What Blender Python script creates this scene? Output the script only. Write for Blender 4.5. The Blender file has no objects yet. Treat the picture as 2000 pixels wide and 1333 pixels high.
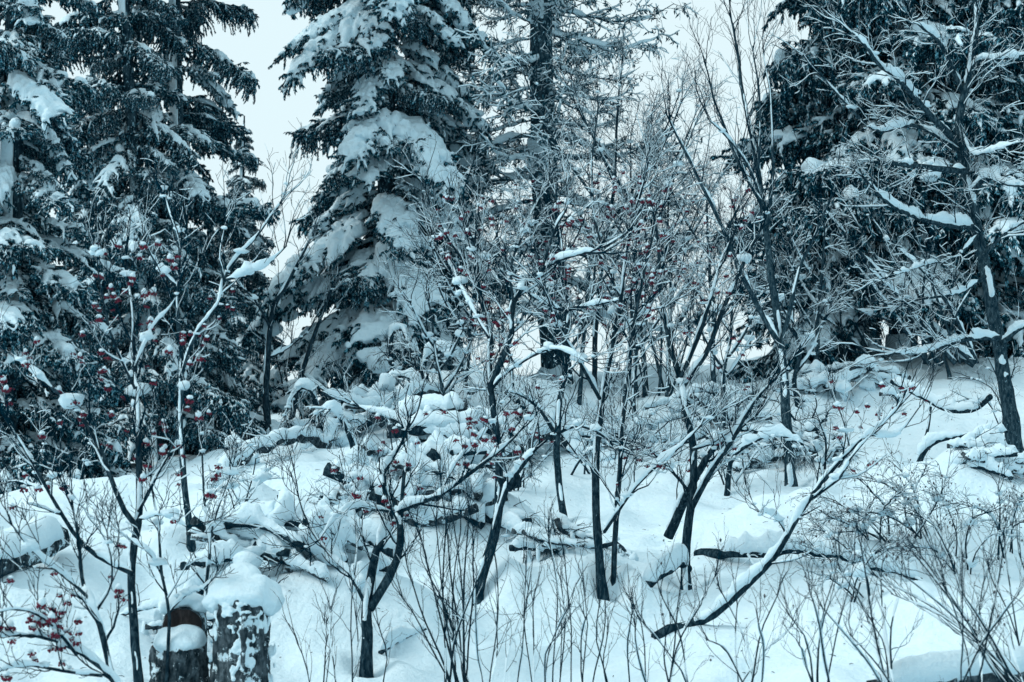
import bpy, math, random
import numpy as np
from mathutils import Vector, Matrix

# ------------------------------------------------------------------ camera, sky, sun, exposure
scene = bpy.context.scene
COL = scene.collection
CAM_H = 1.7
FPX = 1000.0 / math.tan(math.radians(15.0))      # focal length in photograph pixels (30 degree lens)
PITCH = math.atan((900.0 - 666.5) / FPX)         # eye level lies at row 900 of the photograph

cam_data = bpy.data.cameras.new("camera")
cam = bpy.data.objects.new("camera", cam_data)
COL.objects.link(cam)
cam.location = (0, 0, CAM_H)
cam.rotation_euler = (math.pi / 2 + PITCH, 0, 0)
cam_data.sensor_fit = 'HORIZONTAL'
cam_data.sensor_width = 36.0
cam_data.angle = math.radians(30.0)
cam_data.clip_end = 3000.0
cam_data.dof.use_dof = True
cam_data.dof.focus_distance = 19.0
cam_data.dof.aperture_fstop = 5.6
scene.camera = cam

SUN_EL, SUN_AZ = math.radians(40), math.radians(250)
world = bpy.data.worlds.new("World")
scene.world = world
world.use_nodes = True
wn, wl = world.node_tree.nodes, world.node_tree.links
wn.clear()
sky = wn.new('ShaderNodeTexSky')
sky.sky_type = 'NISHITA'
sky.sun_disc = False
sky.sun_elevation = SUN_EL
sky.sun_rotation = SUN_AZ
sky.air_density = 1.2
sky.dust_density = 3.0
veil = wn.new('ShaderNodeMix')
veil.data_type = 'RGBA'
veil.inputs[0].default_value = 0.985               # a closed, even cloud cover over the clear sky
veil.inputs[7].default_value = (7.35, 9.0, 9.5, 1)
wl.new(sky.outputs[0], veil.inputs[6])
bg = wn.new('ShaderNodeBackground')
bg.inputs[1].default_value = 0.10
wl.new(veil.outputs[2], bg.inputs[0])
wo = wn.new('ShaderNodeOutputWorld')
wl.new(bg.outputs[0], wo.inputs[0])

sun_data = bpy.data.lights.new("sun", 'SUN')
sun_data.energy = 2.3
sun_data.angle = math.radians(25)
sun_data.color = (1.0, 0.92, 0.85)
sun = bpy.data.objects.new("sun", sun_data)
COL.objects.link(sun)
sun.rotation_euler = (math.pi / 2 - SUN_EL, 0, math.pi - SUN_AZ)
sun.location = (0, -5, 20)

scene.view_settings.view_transform = 'Standard'
scene.view_settings.look = 'None'
scene.view_settings.exposure = 0.08
scene.view_settings.gamma = 1.0
scene.view_settings.use_curve_mapping = False
scene.render.engine = 'CYCLES'
scene.cycles.max_bounces = 6
scene.cycles.diffuse_bounces = 3
scene.cycles.use_denoising = True

# ------------------------------------------------------------------ pixel <-> place
CP, SP = math.cos(PITCH), math.sin(PITCH)

def ray(px, py):
    a, b = (px - 1000.0) / FPX, (666.5 - py) / FPX
    return np.array([a, CP - b * SP, SP + b * CP])

def P(px, py, d):
    r = ray(px, py)
    return np.array([0, 0, CAM_H]) + r * (d / r[1])

def project(p):
    q = np.asarray(p, float) - np.array([0, 0, CAM_H])
    dep = q[..., 1] * CP + q[..., 2] * SP
    up = -q[..., 1] * SP + q[..., 2] * CP
    return np.stack([1000 + q[..., 0] / dep * FPX, 666.5 - up / dep * FPX], -1)

# ------------------------------------------------------------------ noise
def _hash(i, j, k, seed):
    n = (i * 374761393 + j * 668265263 + k * 1274126177 + seed * 974711) & 0x7fffffff
    n = ((n ^ (n >> 13)) * 1103515245 + 12345) & 0x7fffffff
    n = (n ^ (n >> 16)) & 0xffff
    return n / 32767.5 - 1.0

def noise(p, seed=0):
    p = np.asarray(p, float)
    f = np.floor(p).astype(np.int64)
    t = p - f
    t = t * t * (3 - 2 * t)
    out = 0
    for dx in (0, 1):
        wx = t[..., 0] if dx else 1 - t[..., 0]
        for dy in (0, 1):
            wy = t[..., 1] if dy else 1 - t[..., 1]
            for dz in (0, 1):
                wz = t[..., 2] if dz else 1 - t[..., 2]
                out = out + wx * wy * wz * _hash(f[..., 0] + dx, f[..., 1] + dy, f[..., 2] + dz, seed)
    return out

def fbm(p, octaves=3, seed=0):
    a, s, o = 1.0, 1.0, 0
    for i in range(octaves):
        o = o + a * noise(np.asarray(p) * s + 17.3 * i, seed + i)
        a *= 0.5
        s *= 2.1
    return o

# ------------------------------------------------------------------ mesh building
class MB:
    def __init__(self):
        self.v, self.q, self.t, self.n = [], [], [], 0
        self.qm, self.tm = [], []

    def add(self, v, quads=None, tris=None, mat=0):
        v = np.asarray(v, float).reshape(-1, 3)
        if quads is not None and len(quads):
            self.q.append(np.asarray(quads).reshape(-1, 4) + self.n)
            self.qm.append(np.full(len(self.q[-1]), mat))
        if tris is not None and len(tris):
            self.t.append(np.asarray(tris).reshape(-1, 3) + self.n)
            self.tm.append(np.full(len(self.t[-1]), mat))
        self.v.append(v)
        self.n += len(v)

    def mesh(self, name, mats, smooth=True, origin=(0, 0, 0)):
        me = bpy.data.meshes.new(name)
        if self.n == 0:
            return me
        v = np.concatenate(self.v) - np.asarray(origin)
        q = np.concatenate(self.q) if self.q else np.zeros((0, 4), int)
        t = np.concatenate(self.t) if self.t else np.zeros((0, 3), int)
        loops = np.concatenate([q.ravel(), t.ravel()]).astype(np.int32)
        starts = np.concatenate([np.arange(len(q)) * 4, len(q) * 4 + np.arange(len(t)) * 3]).astype(np.int32)
        mi = np.concatenate([np.concatenate(self.qm) if self.qm else [], np.concatenate(self.tm) if self.tm else []]).astype(np.int32)
        me.vertices.add(len(v))
        me.vertices.foreach_set('co', v.astype(np.float32).ravel())
        me.loops.add(len(loops))
        me.loops.foreach_set('vertex_index', loops)
        me.polygons.add(len(starts))
        me.polygons.foreach_set('loop_start', starts)
        me.polygons.foreach_set('material_index', mi)
        me.polygons.foreach_set('use_smooth', np.full(len(starts), smooth))
        me.update(calc_edges=True)
        for m in (mats if isinstance(mats, (list, tuple)) else [mats]):
            me.materials.append(m)
        return me

def norm(a):
    return a / np.maximum(np.linalg.norm(a, axis=-1, keepdims=True), 1e-9)

def tangents(Pt):
    return norm(np.gradient(Pt, axis=1))

def tubes(mb, Pt, R, k=3, rough=0.0, cap=False, seed=0, mat=0):
    """Pt (M,N,3), R (M,N): M tapered tubes in one go."""
    Pt, R = np.asarray(Pt, float), np.asarray(R, float)
    M, N = R.shape
    if M == 0:
        return
    T = tangents(Pt)
    mean = norm(Pt[:, -1] - Pt[:, 0])
    ref = np.where(np.abs(mean[:, 2:3]) > 0.75, np.array([[0.93, 0.37, 0.0]]), np.array([[0.0, 0.05, 1.0]]))[:, None, :]
    A = norm(np.cross(T, np.broadcast_to(ref, T.shape)))
    B = np.cross(T, A)
    ang = np.arange(k) / k * 2 * math.pi
    ring = A[:, :, None, :] * np.cos(ang)[None, None, :, None] + B[:, :, None, :] * np.sin(ang)[None, None, :, None]
    rr = R[:, :, None] * np.ones(k)
    if rough:
        q = Pt[:, :, None, :] + ring * R[:, :, None, None]
        rr = rr * (1 + rough * fbm(q * (1.2 / max(R.mean(), 1e-3)), 2, seed))
    V = Pt[:, :, None, :] + ring * rr[..., None]
    idx = np.arange(M * N * k).reshape(M, N, k)
    a = idx[:, :-1, :]
    b = idx[:, 1:, :]
    quads = np.stack([a, np.roll(a, -1, 2), np.roll(b, -1, 2), b], -1).reshape(-1, 4)
    V = V.reshape(-1, 3)
    tris = None
    if cap:
        c0 = M * N * k + np.arange(M)
        c1 = c0 + M
        V = np.concatenate([V, Pt[:, 0] , Pt[:, -1]])
        r0, r1 = idx[:, 0, :], idx[:, -1, :]
        t0 = np.stack([np.roll(r0, -1, 1), r0, np.repeat(c0[:, None], k, 1)], -1).reshape(-1, 3)
        t1 = np.stack([r1, np.roll(r1, -1, 1), np.repeat(c1[:, None], k, 1)], -1).reshape(-1, 3)
        tris = np.concatenate([t0, t1])
    mb.add(V, quads, tris, mat)

WIND = np.array([-0.62, -0.78, 0.0])
PROF7 = np.array([(-1, -.15), (-.86, .5), (-.4, .93), (.1, 1.0), (.6, .85), (.95, .35), (1, -.15), (0, -.4)])
PROF4 = np.array([(-1, -.1), (0, 1.0), (1, -.1)])
PROFD = np.array([(-1.0, -.40), (-.92, .1), (-.5, .78), (.05, 1.0), (.55, .74), (.95, .05), (1.0, -.40), (0, -.35)])

def snow_sweep(mb, Pt, W, H, off, prof=PROF7, wind=0.35, mat=0, jitter=0.0, seed=0):
    """A band of lying snow swept along branches: half width W, height H, lifted by off (all M,N)."""
    Pt = np.asarray(Pt, float)
    M, N = W.shape
    if M == 0:
        return
    T = tangents(Pt)
    g = np.array([0, 0, 1.0]) + WIND * wind
    U = g - (T @ g)[..., None] * T
    U = norm(U)
    S = np.cross(T, U)
    k = len(prof)
    V = (Pt + U * off[..., None])[:, :, None, :] + S[:, :, None, :] * (W[..., None] * prof[:, 0])[..., None] \
        + U[:, :, None, :] * (H[..., None] * prof[:, 1])[..., None]
    if jitter:
        V = V + (jitter * np.minimum(W, H)[..., None] * noise(V * (0.9 / max(float(W.mean()), 1e-3)), seed))[..., None] * U[:, :, None, :]
    idx = np.arange(M * N * k).reshape(M, N, k)
    a, b = idx[:, :-1, :], idx[:, 1:, :]
    quads = np.stack([a, np.roll(a, -1, 2), np.roll(b, -1, 2), b], -1).reshape(-1, 4)
    mb.add(V.reshape(-1, 3), quads, None, mat)

def resample(pts, n):
    """Catmull-Rom through the points, n samples evenly along the length."""
    p = np.asarray(pts, float)
    if len(p) == 2:
        t = np.linspace(0, 1, n)[:, None]
        return p[0] * (1 - t) + p[1] * t
    e = np.concatenate([[2 * p[0] - p[1]], p, [2 * p[-1] - p[-2]]])
    out = []
    for i in range(len(p) - 1):
        a, b, c, d = e[i:i + 4]
        t = np.linspace(0, 1, 12, endpoint=False)[:, None]
        out.append(0.5 * (2 * b + (c - a) * t + (2 * a - 5 * b + 4 * c - d) * t ** 2 + (3 * b - a - 3 * c + d) * t ** 3))
    out = np.concatenate(out + [p[-1:]])
    s = np.concatenate([[0], np.cumsum(np.linalg.norm(np.diff(out, axis=0), axis=1))])
    u = np.linspace(0, s[-1], n)
    return np.stack([np.interp(u, s, out[:, i]) for i in range(p.shape[1])], 1)

def lerp_along(A, t):
    """A (M,N,..), t (M,C) in 0..1 -> (M,C,..)"""
    N = A.shape[1]
    x = np.clip(t * (N - 1), 0, N - 1.0001)
    i = x.astype(int)
    f = x - i
    m = np.arange(A.shape[0])[:, None]
    if A.ndim == 3:
        f = f[..., None]
    return A[m, i] * (1 - f) + A[m, i + 1] * f

def spawn(rng, Pt, R, n, length, angle=(30, 60), up=0.25, curve=0.15, rfac=0.5, rmin=0.0025, npts=5, t0=0.2, t1=1.0, rmax=9, shrink=0.45, wob=0.16, zlim=None):
    """Side shoots from M parents; n per parent. Returns (M*n, npts, 3), radii."""
    M = Pt.shape[0]
    if M == 0 or n == 0:
        return np.zeros((0, npts, 3)), np.zeros((0, npts))
    t = t0 + (t1 - t0) * (np.arange(n)[None, :] + rng.uniform(0, 1, (M, n))) / n
    p = lerp_along(Pt, t)
    r = lerp_along(R, t)
    T = norm(lerp_along(tangents(Pt), t))
    v = rng.normal(size=(M, n, 3))
    perp = norm(v - (v * T).sum(-1, keepdims=True) * T)
    a = np.radians(rng.uniform(angle[0], angle[1], (M, n)))[..., None]
    d = norm(np.cos(a) * T + np.sin(a) * perp + np.array([0, 0, up]))
    L = rng.uniform(length[0], length[1], (M, n)) * (1 - shrink * t)
    step = (L / (npts - 1))[..., None]
    pts = [p]
    for i in range(npts - 1):
        p = p + d * step
        pts.append(p)
        d = norm(d + np.array([0, 0, curve]) + rng.normal(scale=wob, size=d.shape))
    C = np.stack(pts, 2).reshape(M * n, npts, 3)
    r0 = np.clip(r * rfac, rmin, rmax).reshape(-1, 1)
    tap = np.linspace(1, 0.45, npts)[None]
    return C, np.maximum(r0 * tap, rmin * 0.75)

# ------------------------------------------------------------------ materials
def new_mat(name):
    m = bpy.data.materials.new(name)
    m.use_nodes = True
    nt = m.node_tree
    return m, nt.nodes, nt.links, nt.nodes['Principled BSDF']

def tex(nodes, links, scale, detail=3.0, rough=0.55, coord='Object', stretch=None):
    tc = nodes.new('ShaderNodeTexCoord')
    n = nodes.new('ShaderNodeTexNoise')
    n.inputs['Scale'].default_value = scale
    n.inputs['Detail'].default_value = detail
    n.inputs['Roughness'].default_value = rough
    if stretch:
        mp = nodes.new('ShaderNodeMapping')
        mp.inputs['Scale'].default_value = stretch
        links.new(tc.outputs[coord], mp.inputs[0])
        links.new(mp.outputs[0], n.inputs['Vector'])
    else:
        links.new(tc.outputs[coord], n.inputs['Vector'])
    return n

def ramp(nodes, links, src, stops):
    r = nodes.new('ShaderNodeValToRGB')
    els = r.color_ramp.elements
    while len(els) < len(stops):
        els.new(0.5)
    for e, (p, c) in zip(els, stops):
        e.position = p
        e.color = c if len(c) == 4 else (*c, 1)
    links.new(src, r.inputs[0])
    return r

def bump(nodes, links, bsdf, src, strength, dist):
    b = nodes.new('ShaderNodeBump')
    b.inputs['Strength'].default_value = strength
    b.inputs['Distance'].default_value = dist
    links.new(src, b.inputs['Height'])
    links.new(b.outputs[0], bsdf.inputs['Normal'])

SNOW_C = (0.80, 0.885, 0.91)

def snow_material(name, scale, strength, dist, scale2=None):
    m, n, l, b = new_mat(name)
    t = tex(n, l, scale, 5.0, 0.6)
    r = ramp(n, l, t.outputs[0], [(0.3, (0.585, 0.785, 0.88)), (0.7, (0.635, 0.815, 0.90))])
    l.new(r.outputs[0], b.inputs['Base Color'])
    b.inputs['Roughness'].default_value = 0.65
    b.inputs['Specular IOR Level'].default_value = 0.0
    t2 = tex(n, l, scale * 6.5, 4.0, 0.7)
    ad = n.new('ShaderNodeMath')
    ad.operation = 'MULTIPLY_ADD'
    ad.inputs[1].default_value = 0.28
    l.new(t2.outputs[0], ad.inputs[0])
    l.new(t.outputs[0], ad.inputs[2])
    bump(n, l, b, ad.outputs[0], strength, dist)
    return m

M_GROUND = snow_material("ground_snow", 14.0, 0.8, 0.035)
M_SNOW = snow_material("lying_snow", 24.0, 0.7, 0.03)

def bark_material(name, dark, light, speck=0.62, scale=40.0, stretch=(1, 1, .35), patch=None):
    m, n, l, b = new_mat(name)
    t = tex(n, l, scale, 6.0, 0.65, stretch=stretch)
    c = ramp(n, l, t.outputs[0], [(0.36, dark), (0.50, tuple(.55 * a + .25 * b_ for a, b_ in zip(dark, light))), (0.70, light)])
    s = tex(n, l, scale * 1.3, 6.0, 0.75, stretch=(1, 1, .6))
    k = ramp(n, l, s.outputs[0], [(speck, (0, 0, 0)), (speck + 0.05, (1, 1, 1))])
    mx = n.new('ShaderNodeMix')
    mx.data_type = 'RGBA'
    if patch:
        s2 = tex(n, l, 7.0, 9.0, 0.72)
        k2 = ramp(n, l, s2.outputs[0], [(patch, (0, 0, 0)), (patch + 0.025, (1, 1, 1))])
        mxx = n.new('ShaderNodeMath')
        mxx.operation = 'MAXIMUM'
        l.new(k.outputs[0], mxx.inputs[0])
        l.new(k2.outputs[0], mxx.inputs[1])
        l.new(mxx.outputs[0], mx.inputs[0])
    else:
        l.new(k.outputs[0], mx.inputs[0])
    l.new(c.outputs[0], mx.inputs[6])
    mx.inputs[7].default_value = (0.56, 0.75, 0.84, 1) if patch else (0.34, 0.60, 0.72, 1)      # driven snow caught in the bark
    l.new(mx.outputs[2], b.inputs['Base Color'])
    b.inputs['Roughness'].default_value = 0.9
    b.inputs['Specular IOR Level'].default_value = 0.0
    bump(n, l, b, t.outputs[0], 1.0, 0.03)
    return m

M_BARK = bark_material("rowan_bark", (0.002, 0.015, 0.027), (0.050, 0.100, 0.130), 0.66)
M_BARK_GREY = bark_material("grey_bark", (0.003, 0.022, 0.037), (0.080, 0.145, 0.180), 0.63)
M_BARK_SPRUCE = bark_material("spruce_bark", (0.002, 0.020, 0.034), (0.065, 0.125, 0.160), 0.57, 18.0)
M_BARK_STUMP = bark_material("stump_bark", (0.006, 0.018, 0.026), (0.12, 0.17, 0.20), 0.64, 26.0, (1, 1, .5), 0.56)
M_TWIG = bark_material("twig_bark", (0.0005, 0.018, 0.034), (0.004, 0.044, 0.074), 0.80)
M_WOOD = bark_material("torn_wood", (0.022, 0.022, 0.024), (0.10, 0.085, 0.085), 0.74, 14.0, (1, 1, .12))

def needle_material(name, dark, light, dust):
    m, n, l, b = new_mat(name)
    oi = n.new('ShaderNodeObjectInfo')
    t = tex(n, l, 6.0, 3.0, 0.6)
    c = ramp(n, l, t.outputs[0], [(0.3, dark), (0.7, light)])
    s = tex(n, l, 26.0, 3.0, 0.7)
    k = ramp(n, l, s.outputs[0], [(dust, (0, 0, 0)), (dust + 0.06, (1, 1, 1))])
    mx = n.new('ShaderNodeMix')
    mx.data_type = 'RGBA'
    l.new(k.outputs[0], mx.inputs[0])
    l.new(c.outputs[0], mx.inputs[6])
    mx.inputs[7].default_value = (0.16, 0.44, 0.56, 1)
    l.new(mx.outputs[2], b.inputs['Base Color'])
    b.inputs['Roughness'].default_value = 0.75
    b.inputs['Specular IOR Level'].default_value = 0.0
    return m

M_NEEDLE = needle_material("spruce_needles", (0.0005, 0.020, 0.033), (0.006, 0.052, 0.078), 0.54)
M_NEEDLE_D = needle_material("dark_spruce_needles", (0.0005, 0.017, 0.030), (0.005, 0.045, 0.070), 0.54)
M_LICHEN = needle_material("hanging_lichen", (0.004, 0.040, 0.060), (0.030, 0.100, 0.135), 0.62)

m, n_, l_, b_ = new_mat("rowan_berries")
t_ = tex(n_, l_, 60.0, 2.0)
r_ = ramp(n_, l_, t_.outputs[0], [(0.3, (0.060, 0.0015, 0.015)), (0.7, (0.15, 0.003, 0.030))])
l_.new(r_.outputs[0], b_.inputs['Base Color'])
b_.inputs['Roughness'].default_value = 0.5
b_.inputs['Specular IOR Level'].default_value = 0.25
M_BERRY = m
m, n_, l_, b_ = new_mat("dry_leaf")
t_ = tex(n_, l_, 30.0, 2.0)
r_ = ramp(n_, l_, t_.outputs[0], [(0.3, (0.012, 0.022, 0.03)), (0.7, (0.04, 0.045, 0.055))])
l_.new(r_.outputs[0], b_.inputs['Base Color'])
M_LEAF = m

# ------------------------------------------------------------------ objects
def link(name, mesh, parent=None, loc=None):
    o = bpy.data.objects.new(name, mesh)
    COL.objects.link(o)
    if parent is not None:
        o.parent = parent
    if loc is not None:
        o.location = loc
    return o

def tag(o, label, cat, group=None, kind=None):
    o['label'] = label
    o['category'] = cat
    if group:
        o['group'] = group
    if kind:
        o['kind'] = kind
    return o

def thing(name, label, cat, loc, group=None):
    return tag(link(name, None, None, Vector(loc)), label, cat, group)

def icosphere(sub=2):
    import bmesh
    bm = bmesh.new()
    bmesh.ops.create_icosphere(bm, subdivisions=sub, radius=1.0)
    v = np.array([x.co[:] for x in bm.verts])
    f = np.array([[x.index for x in y.verts] for y in bm.faces])
    bm.free()
    return v, f
ICO1, ICO2, ICO3 = icosphere(1), icosphere(2), icosphere(3)

def lumps(mb, C, S, seed=0, amp=0.25, ico=ICO2, mat=0):
    """irregular rounded lumps: centres C (n,3), radii S (n,3)"""
    v, f = ico
    for i, (c, s) in enumerate(zip(C, S)):
        w = v * (1 + amp * noise(v * 1.7 + i * 7.7, seed)[:, None])
        mb.add(np.asarray(c) + w * np.asarray(s), None, f, mat)

def remeshed(mb, name, mats, voxel, origin=(0, 0, 0), smooth_it=3, extra=None):
    """melt overlapping lumps into one skin of snow"""
    src = mb.mesh(name + "_src", mats, True, origin)
    o = bpy.data.objects.new(name + "_src", src)
    COL.objects.link(o)
    md = o.modifiers.new("r", 'REMESH')
    md.mode = 'VOXEL'
    md.voxel_size = voxel
    md.use_smooth_shade = True
    if smooth_it:
        sm = o.modifiers.new("s", 'SMOOTH')
        sm.factor = 0.5
        sm.iterations = smooth_it
    dg = bpy.context.evaluated_depsgraph_get()
    ev = o.evaluated_get(dg)
    out = bpy.data.meshes.new_from_object(ev)
    out.name = name
    bpy.data.objects.remove(o)
    bpy.data.meshes.remove(src)
    if extra is not None:
        n = len(out.vertices)
        v = np.zeros(n * 3, np.float32)
        out.vertices.foreach_get('co', v)
        np_ = len(out.polygons)
        lv = np.zeros(len(out.loops), np.int32)
        out.loops.foreach_get('vertex_index', lv)
        ls = np.zeros(np_, np.int32)
        out.polygons.foreach_get('loop_start', ls)
        tot = np.diff(np.append(ls, len(lv)))
        qs = ls[tot == 4]
        ts = ls[tot == 3]
        quads = lv[qs[:, None] + np.arange(4)] if len(qs) else None
        tr = lv[ts[:, None] + np.arange(3)] if len(ts) else None
        v = v.reshape(-1, 3) + np.asarray(origin)
        v = v + np.stack([noise(v * 17 + 9.1 * k, 50 + k) for k in range(3)], -1) * .011 + np.stack([noise(v * 38 + 5.1 * k, 60 + k) for k in range(3)], -1) * .006
        extra.add(v, quads, tr)
        bpy.data.meshes.remove(out)
        out = extra.mesh(name, mats, True, origin)
    if not out.materials:
        for mm in (mats if isinstance(mats, (list, tuple)) else [mats]):
            out.materials.append(mm)
    return out

# ------------------------------------------------------------------ the ground
CTRL_PX = [
    (-150, 1333, 10.8), (0, 1333, 11.0), (250, 1350, 11.2), (500, 1360, 11.0), (750, 1345, 11.8), (1000, 1340, 12.0), (1250, 1340, 12.0),
    (1500, 1345, 11.6), (1750, 1345, 11.0), (2000, 1340, 11.0), (2150, 1340, 11.0),
    (100, 1200, 12.8), (200, 1080, 14.2), (0, 1100, 13.0), (-150, 1150, 12.6), (140, 1012, 15.6), (300, 968, 17.6), (400, 942, 19.2), (560, 880, 22.0), (640, 842, 25.0),
    (-100, 1060, 19.5), (0, 1042, 20.5), (200, 985, 22.5), (400, 925, 25.0), (500, 880, 28.0), (600, 812, 31.0), (100, 960, 26.0), (300, 905, 30.0),
    (600, 1000, 17.0), (620, 1230, 13.0), (850, 1060, 17.5), (800, 1180, 14.6), (900, 1100, 16.3), (1000, 950, 21.0), (1100, 1010, 19.6),
    (1050, 1230, 14.0), (1250, 1200, 15.0), (1300, 1060, 18.0), (1400, 1150, 16.0), (1500, 1250, 13.6), (1600, 1150, 16.0), (1600, 1000, 20.0),
    (1540, 938, 22.0), (1800, 915, 22.5), (1970, 888, 24.0), (1900, 1050, 18.0), (1850, 1200, 14.0), (2050, 1100, 16.5), (1690, 1090, 17.2),
    (900, 850, 25.0), (1000, 780, 28.0), (1200, 800, 28.0), (1350, 780, 29.0), (1300, 735, 33.0), (700, 800, 30.0), (760, 900, 22.5),
    (1600, 850, 26.0), (1700, 800, 28.0), (1850, 800, 28.0), (1650, 692, 34.0), (1950, 705, 32.0), (1800, 684, 34.0), (1500, 735, 33.0), (2100, 720, 31.0),
]
ctrl = [P(*c) for c in CTRL_PX]
for x in (-9, -4, 0, 4, 9):
    ctrl += [np.array([x, 0.0, 0.0]), np.array([x, 6.0, 0.12])]
for x in (-16, -9, -3, 3, 9, 16):
    ctrl += [np.array([x, 40.0, 3.0 + 0.05 * x]), np.array([x, 48.0, 3.0 + 0.03 * x])]
for y, z in ((12, .5), (18, 1.0), (26, 1.6), (33, 2.4)):
    ctrl += [np.array([-13.0, y, z]), np.array([13.0, y, z + 0.6])]
ctrl = np.array(ctrl)

def tps_kernel(d2):
    return np.where(d2 > 1e-12, d2 * np.log(np.maximum(d2, 1e-12)), 0)
_n = len(ctrl)
_K = tps_kernel(((ctrl[:, None, :2] - ctrl[None, :, :2]) ** 2).sum(-1)) + np.eye(_n) * 1.5
_Pm = np.concatenate([np.ones((_n, 1)), ctrl[:, :2]], 1)
_A = np.block([[_K, _Pm], [_Pm.T, np.zeros((3, 3))]])
_w = np.linalg.solve(_A, np.concatenate([ctrl[:, 2], np.zeros(3)]))

MOUNDS = []      # (x, y, radius x, radius y, height) : buried logs and hummocks
def add_mound(px, py, rx, ry, h):
    MOUNDS.append((px, py, rx, ry, h))
for a in ((530, 1085, .62, .5, .30), (470, 1010, .55, .5, .22), (620, 960, .9, .6, .18), (850, 1075, .8, .6, .42), (880, 1010, .5, .5, .15), (1000, 1180, .9, .4, .16), (1130, 1150, .55, .45, .14),
          (1060, 1110, .5, .35, .12), (1240, 1195, .5, .35, .15), (640, 1240, .7, .4, .16), (780, 1230, .6, .5, .14), (1750, 960, 1.0, .7, .25), (1850, 1000, .8, .6, .25),
          (1900, 1080, .7, .5, .22), (1940, 980, .8, .6, .2), (120, 1180, .6, .4, .15), (60, 1250, .5, .35, .15), (200, 1110, .5, .4, .12), (950, 830, .7, .6, .3),
          (1080, 830, .7, .6, .25), (820, 830, .8, .6, .3), (900, 790, .8, .7, .35), (1150, 900, .6, .5, .15), (1480, 900, .7, .6, .25), (1400, 880, .6, .5, .2), (1700, 760, .9, .8, .2),
          (360, 1110, .5, .45, .2), (1550, 1060, .9, .5, .15), (1900, 1290, .9, .3, .2), (1600, 1300, .8, .3, .12), (1300, 1290, .6, .3, .1)):
    add_mound(*a)

def height_base(x, y):
    x, y = np.asarray(x, float), np.asarray(y, float)
    sh = x.shape
    q = np.stack([x.ravel(), y.ravel()], -1)
    yc = np.clip(q[:, 1], -4, 46)
    xc = np.clip(q[:, 0], -15, 15)
    z = np.zeros(len(q))
    for i in range(0, len(q), 20000):
        d2 = (xc[i:i + 20000, None] - ctrl[None, :, 0]) ** 2 + (yc[i:i + 20000, None] - ctrl[None, :, 1]) ** 2
        z[i:i + 20000] = tps_kernel(d2) @ _w[:_n] + _w[_n] + _w[_n + 1] * xc[i:i + 20000] + _w[_n + 2] * yc[i:i + 20000]
    far = np.clip((q[:, 1] - 44) / 60, 0, 1)
    z = z * (1 - far) + 1.6 * far
    return z.reshape(sh)

MND = []
def height(x, y):
    x, y = np.asarray(x, float), np.asarray(y, float)
    z = height_base(x, y)
    for (mx, my, rx, ry, h) in MND:
        d = ((x - mx) / rx) ** 2 + ((y - my) / ry) ** 2
        z = z + h * np.exp(-d * 1.3)
    q = np.stack([x, y, np.zeros_like(x)], -1)
    near = np.clip(1 - (y - 40) / 30, 0.0, 1)
    z = z + near * (0.20 * noise(q * 0.75, 3) + 0.13 * (np.abs(noise(q * 1.7, 5)) - .2) + 0.030 * noise(q * 4.6, 9) + 0.010 * noise(q * 11.0, 19))
    return z

def ground_hit(px, py, base=False):
    hf = height_base if base else height
    r = ray(px, py)
    ts = np.geomspace(6.0, 60.0, 500)
    pts = np.array([0, 0, CAM_H]) + r[None] * ts[:, None]
    below = pts[:, 2] < hf(pts[:, 0], pts[:, 1])
    i = int(np.argmax(below)) if below.any() else len(ts) - 1
    return pts[i]

for (px, py, rx, ry, h) in MOUNDS:
    g = ground_hit(px, py, True)
    MND.append((g[0], g[1] + ry * 0.3, rx, ry, h * 1.5))

def G(px, py):
    return ground_hit(px, py)

def Gd(px, py):
    return float(G(px, py)[1])

def on_ground(x, y, dz=0.0):
    return np.array([x, y, float(height(np.array([x]), np.array([y]))[0]) + dz])

xs = np.concatenate([-np.geomspace(600, 10.5, 30), np.linspace(-10, 10, 340), np.geomspace(10.5, 600, 30)])
ys = np.concatenate([np.linspace(-200, 6, 16), np.geomspace(6.3, 46, 400), np.geomspace(47, 1500, 40)])
X, Y = np.meshgrid(xs, ys)
Z = height(X, Y)
for wpx, wpy, wr in ((938, 1150, .16), (1178, 1150, .15), (1196, 1150, .12), (1100, 1022, .15), (1340, 1142, .17), (1305, 1050, .18), (1545, 940, .2), (1985, 888, .26), (720, 1310, .13), (372, 1066, .12)):
    w_ = G(wpx, wpy)
    dd_ = np.sqrt((X - w_[0]) ** 2 + (Y - w_[1]) ** 2) / wr
    Z += -.09 * np.exp(-dd_ ** 2 * 1.5) + .035 * np.exp(-(dd_ - 1.7) ** 2 * 3) * (1 + .6 * noise(np.stack([X * 6, Y * 6, X * 0], -1), 77))
mb = MB()
idx = np.arange(X.size).reshape(X.shape)
mb.add(np.stack([X, Y, Z], -1), np.stack([idx[:-1, :-1], idx[:-1, 1:], idx[1:, 1:], idx[1:, :-1]], -1).reshape(-1, 4))
ground = link("ground", mb.mesh("ground", M_GROUND))
ground['kind'] = 'structure'
ground['label'] = "snow covered slope rising from the clearing to the trees"

# ------------------------------------------------------------------ bare trees
def clump_centres(rng, limbs, n):
    return

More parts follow.
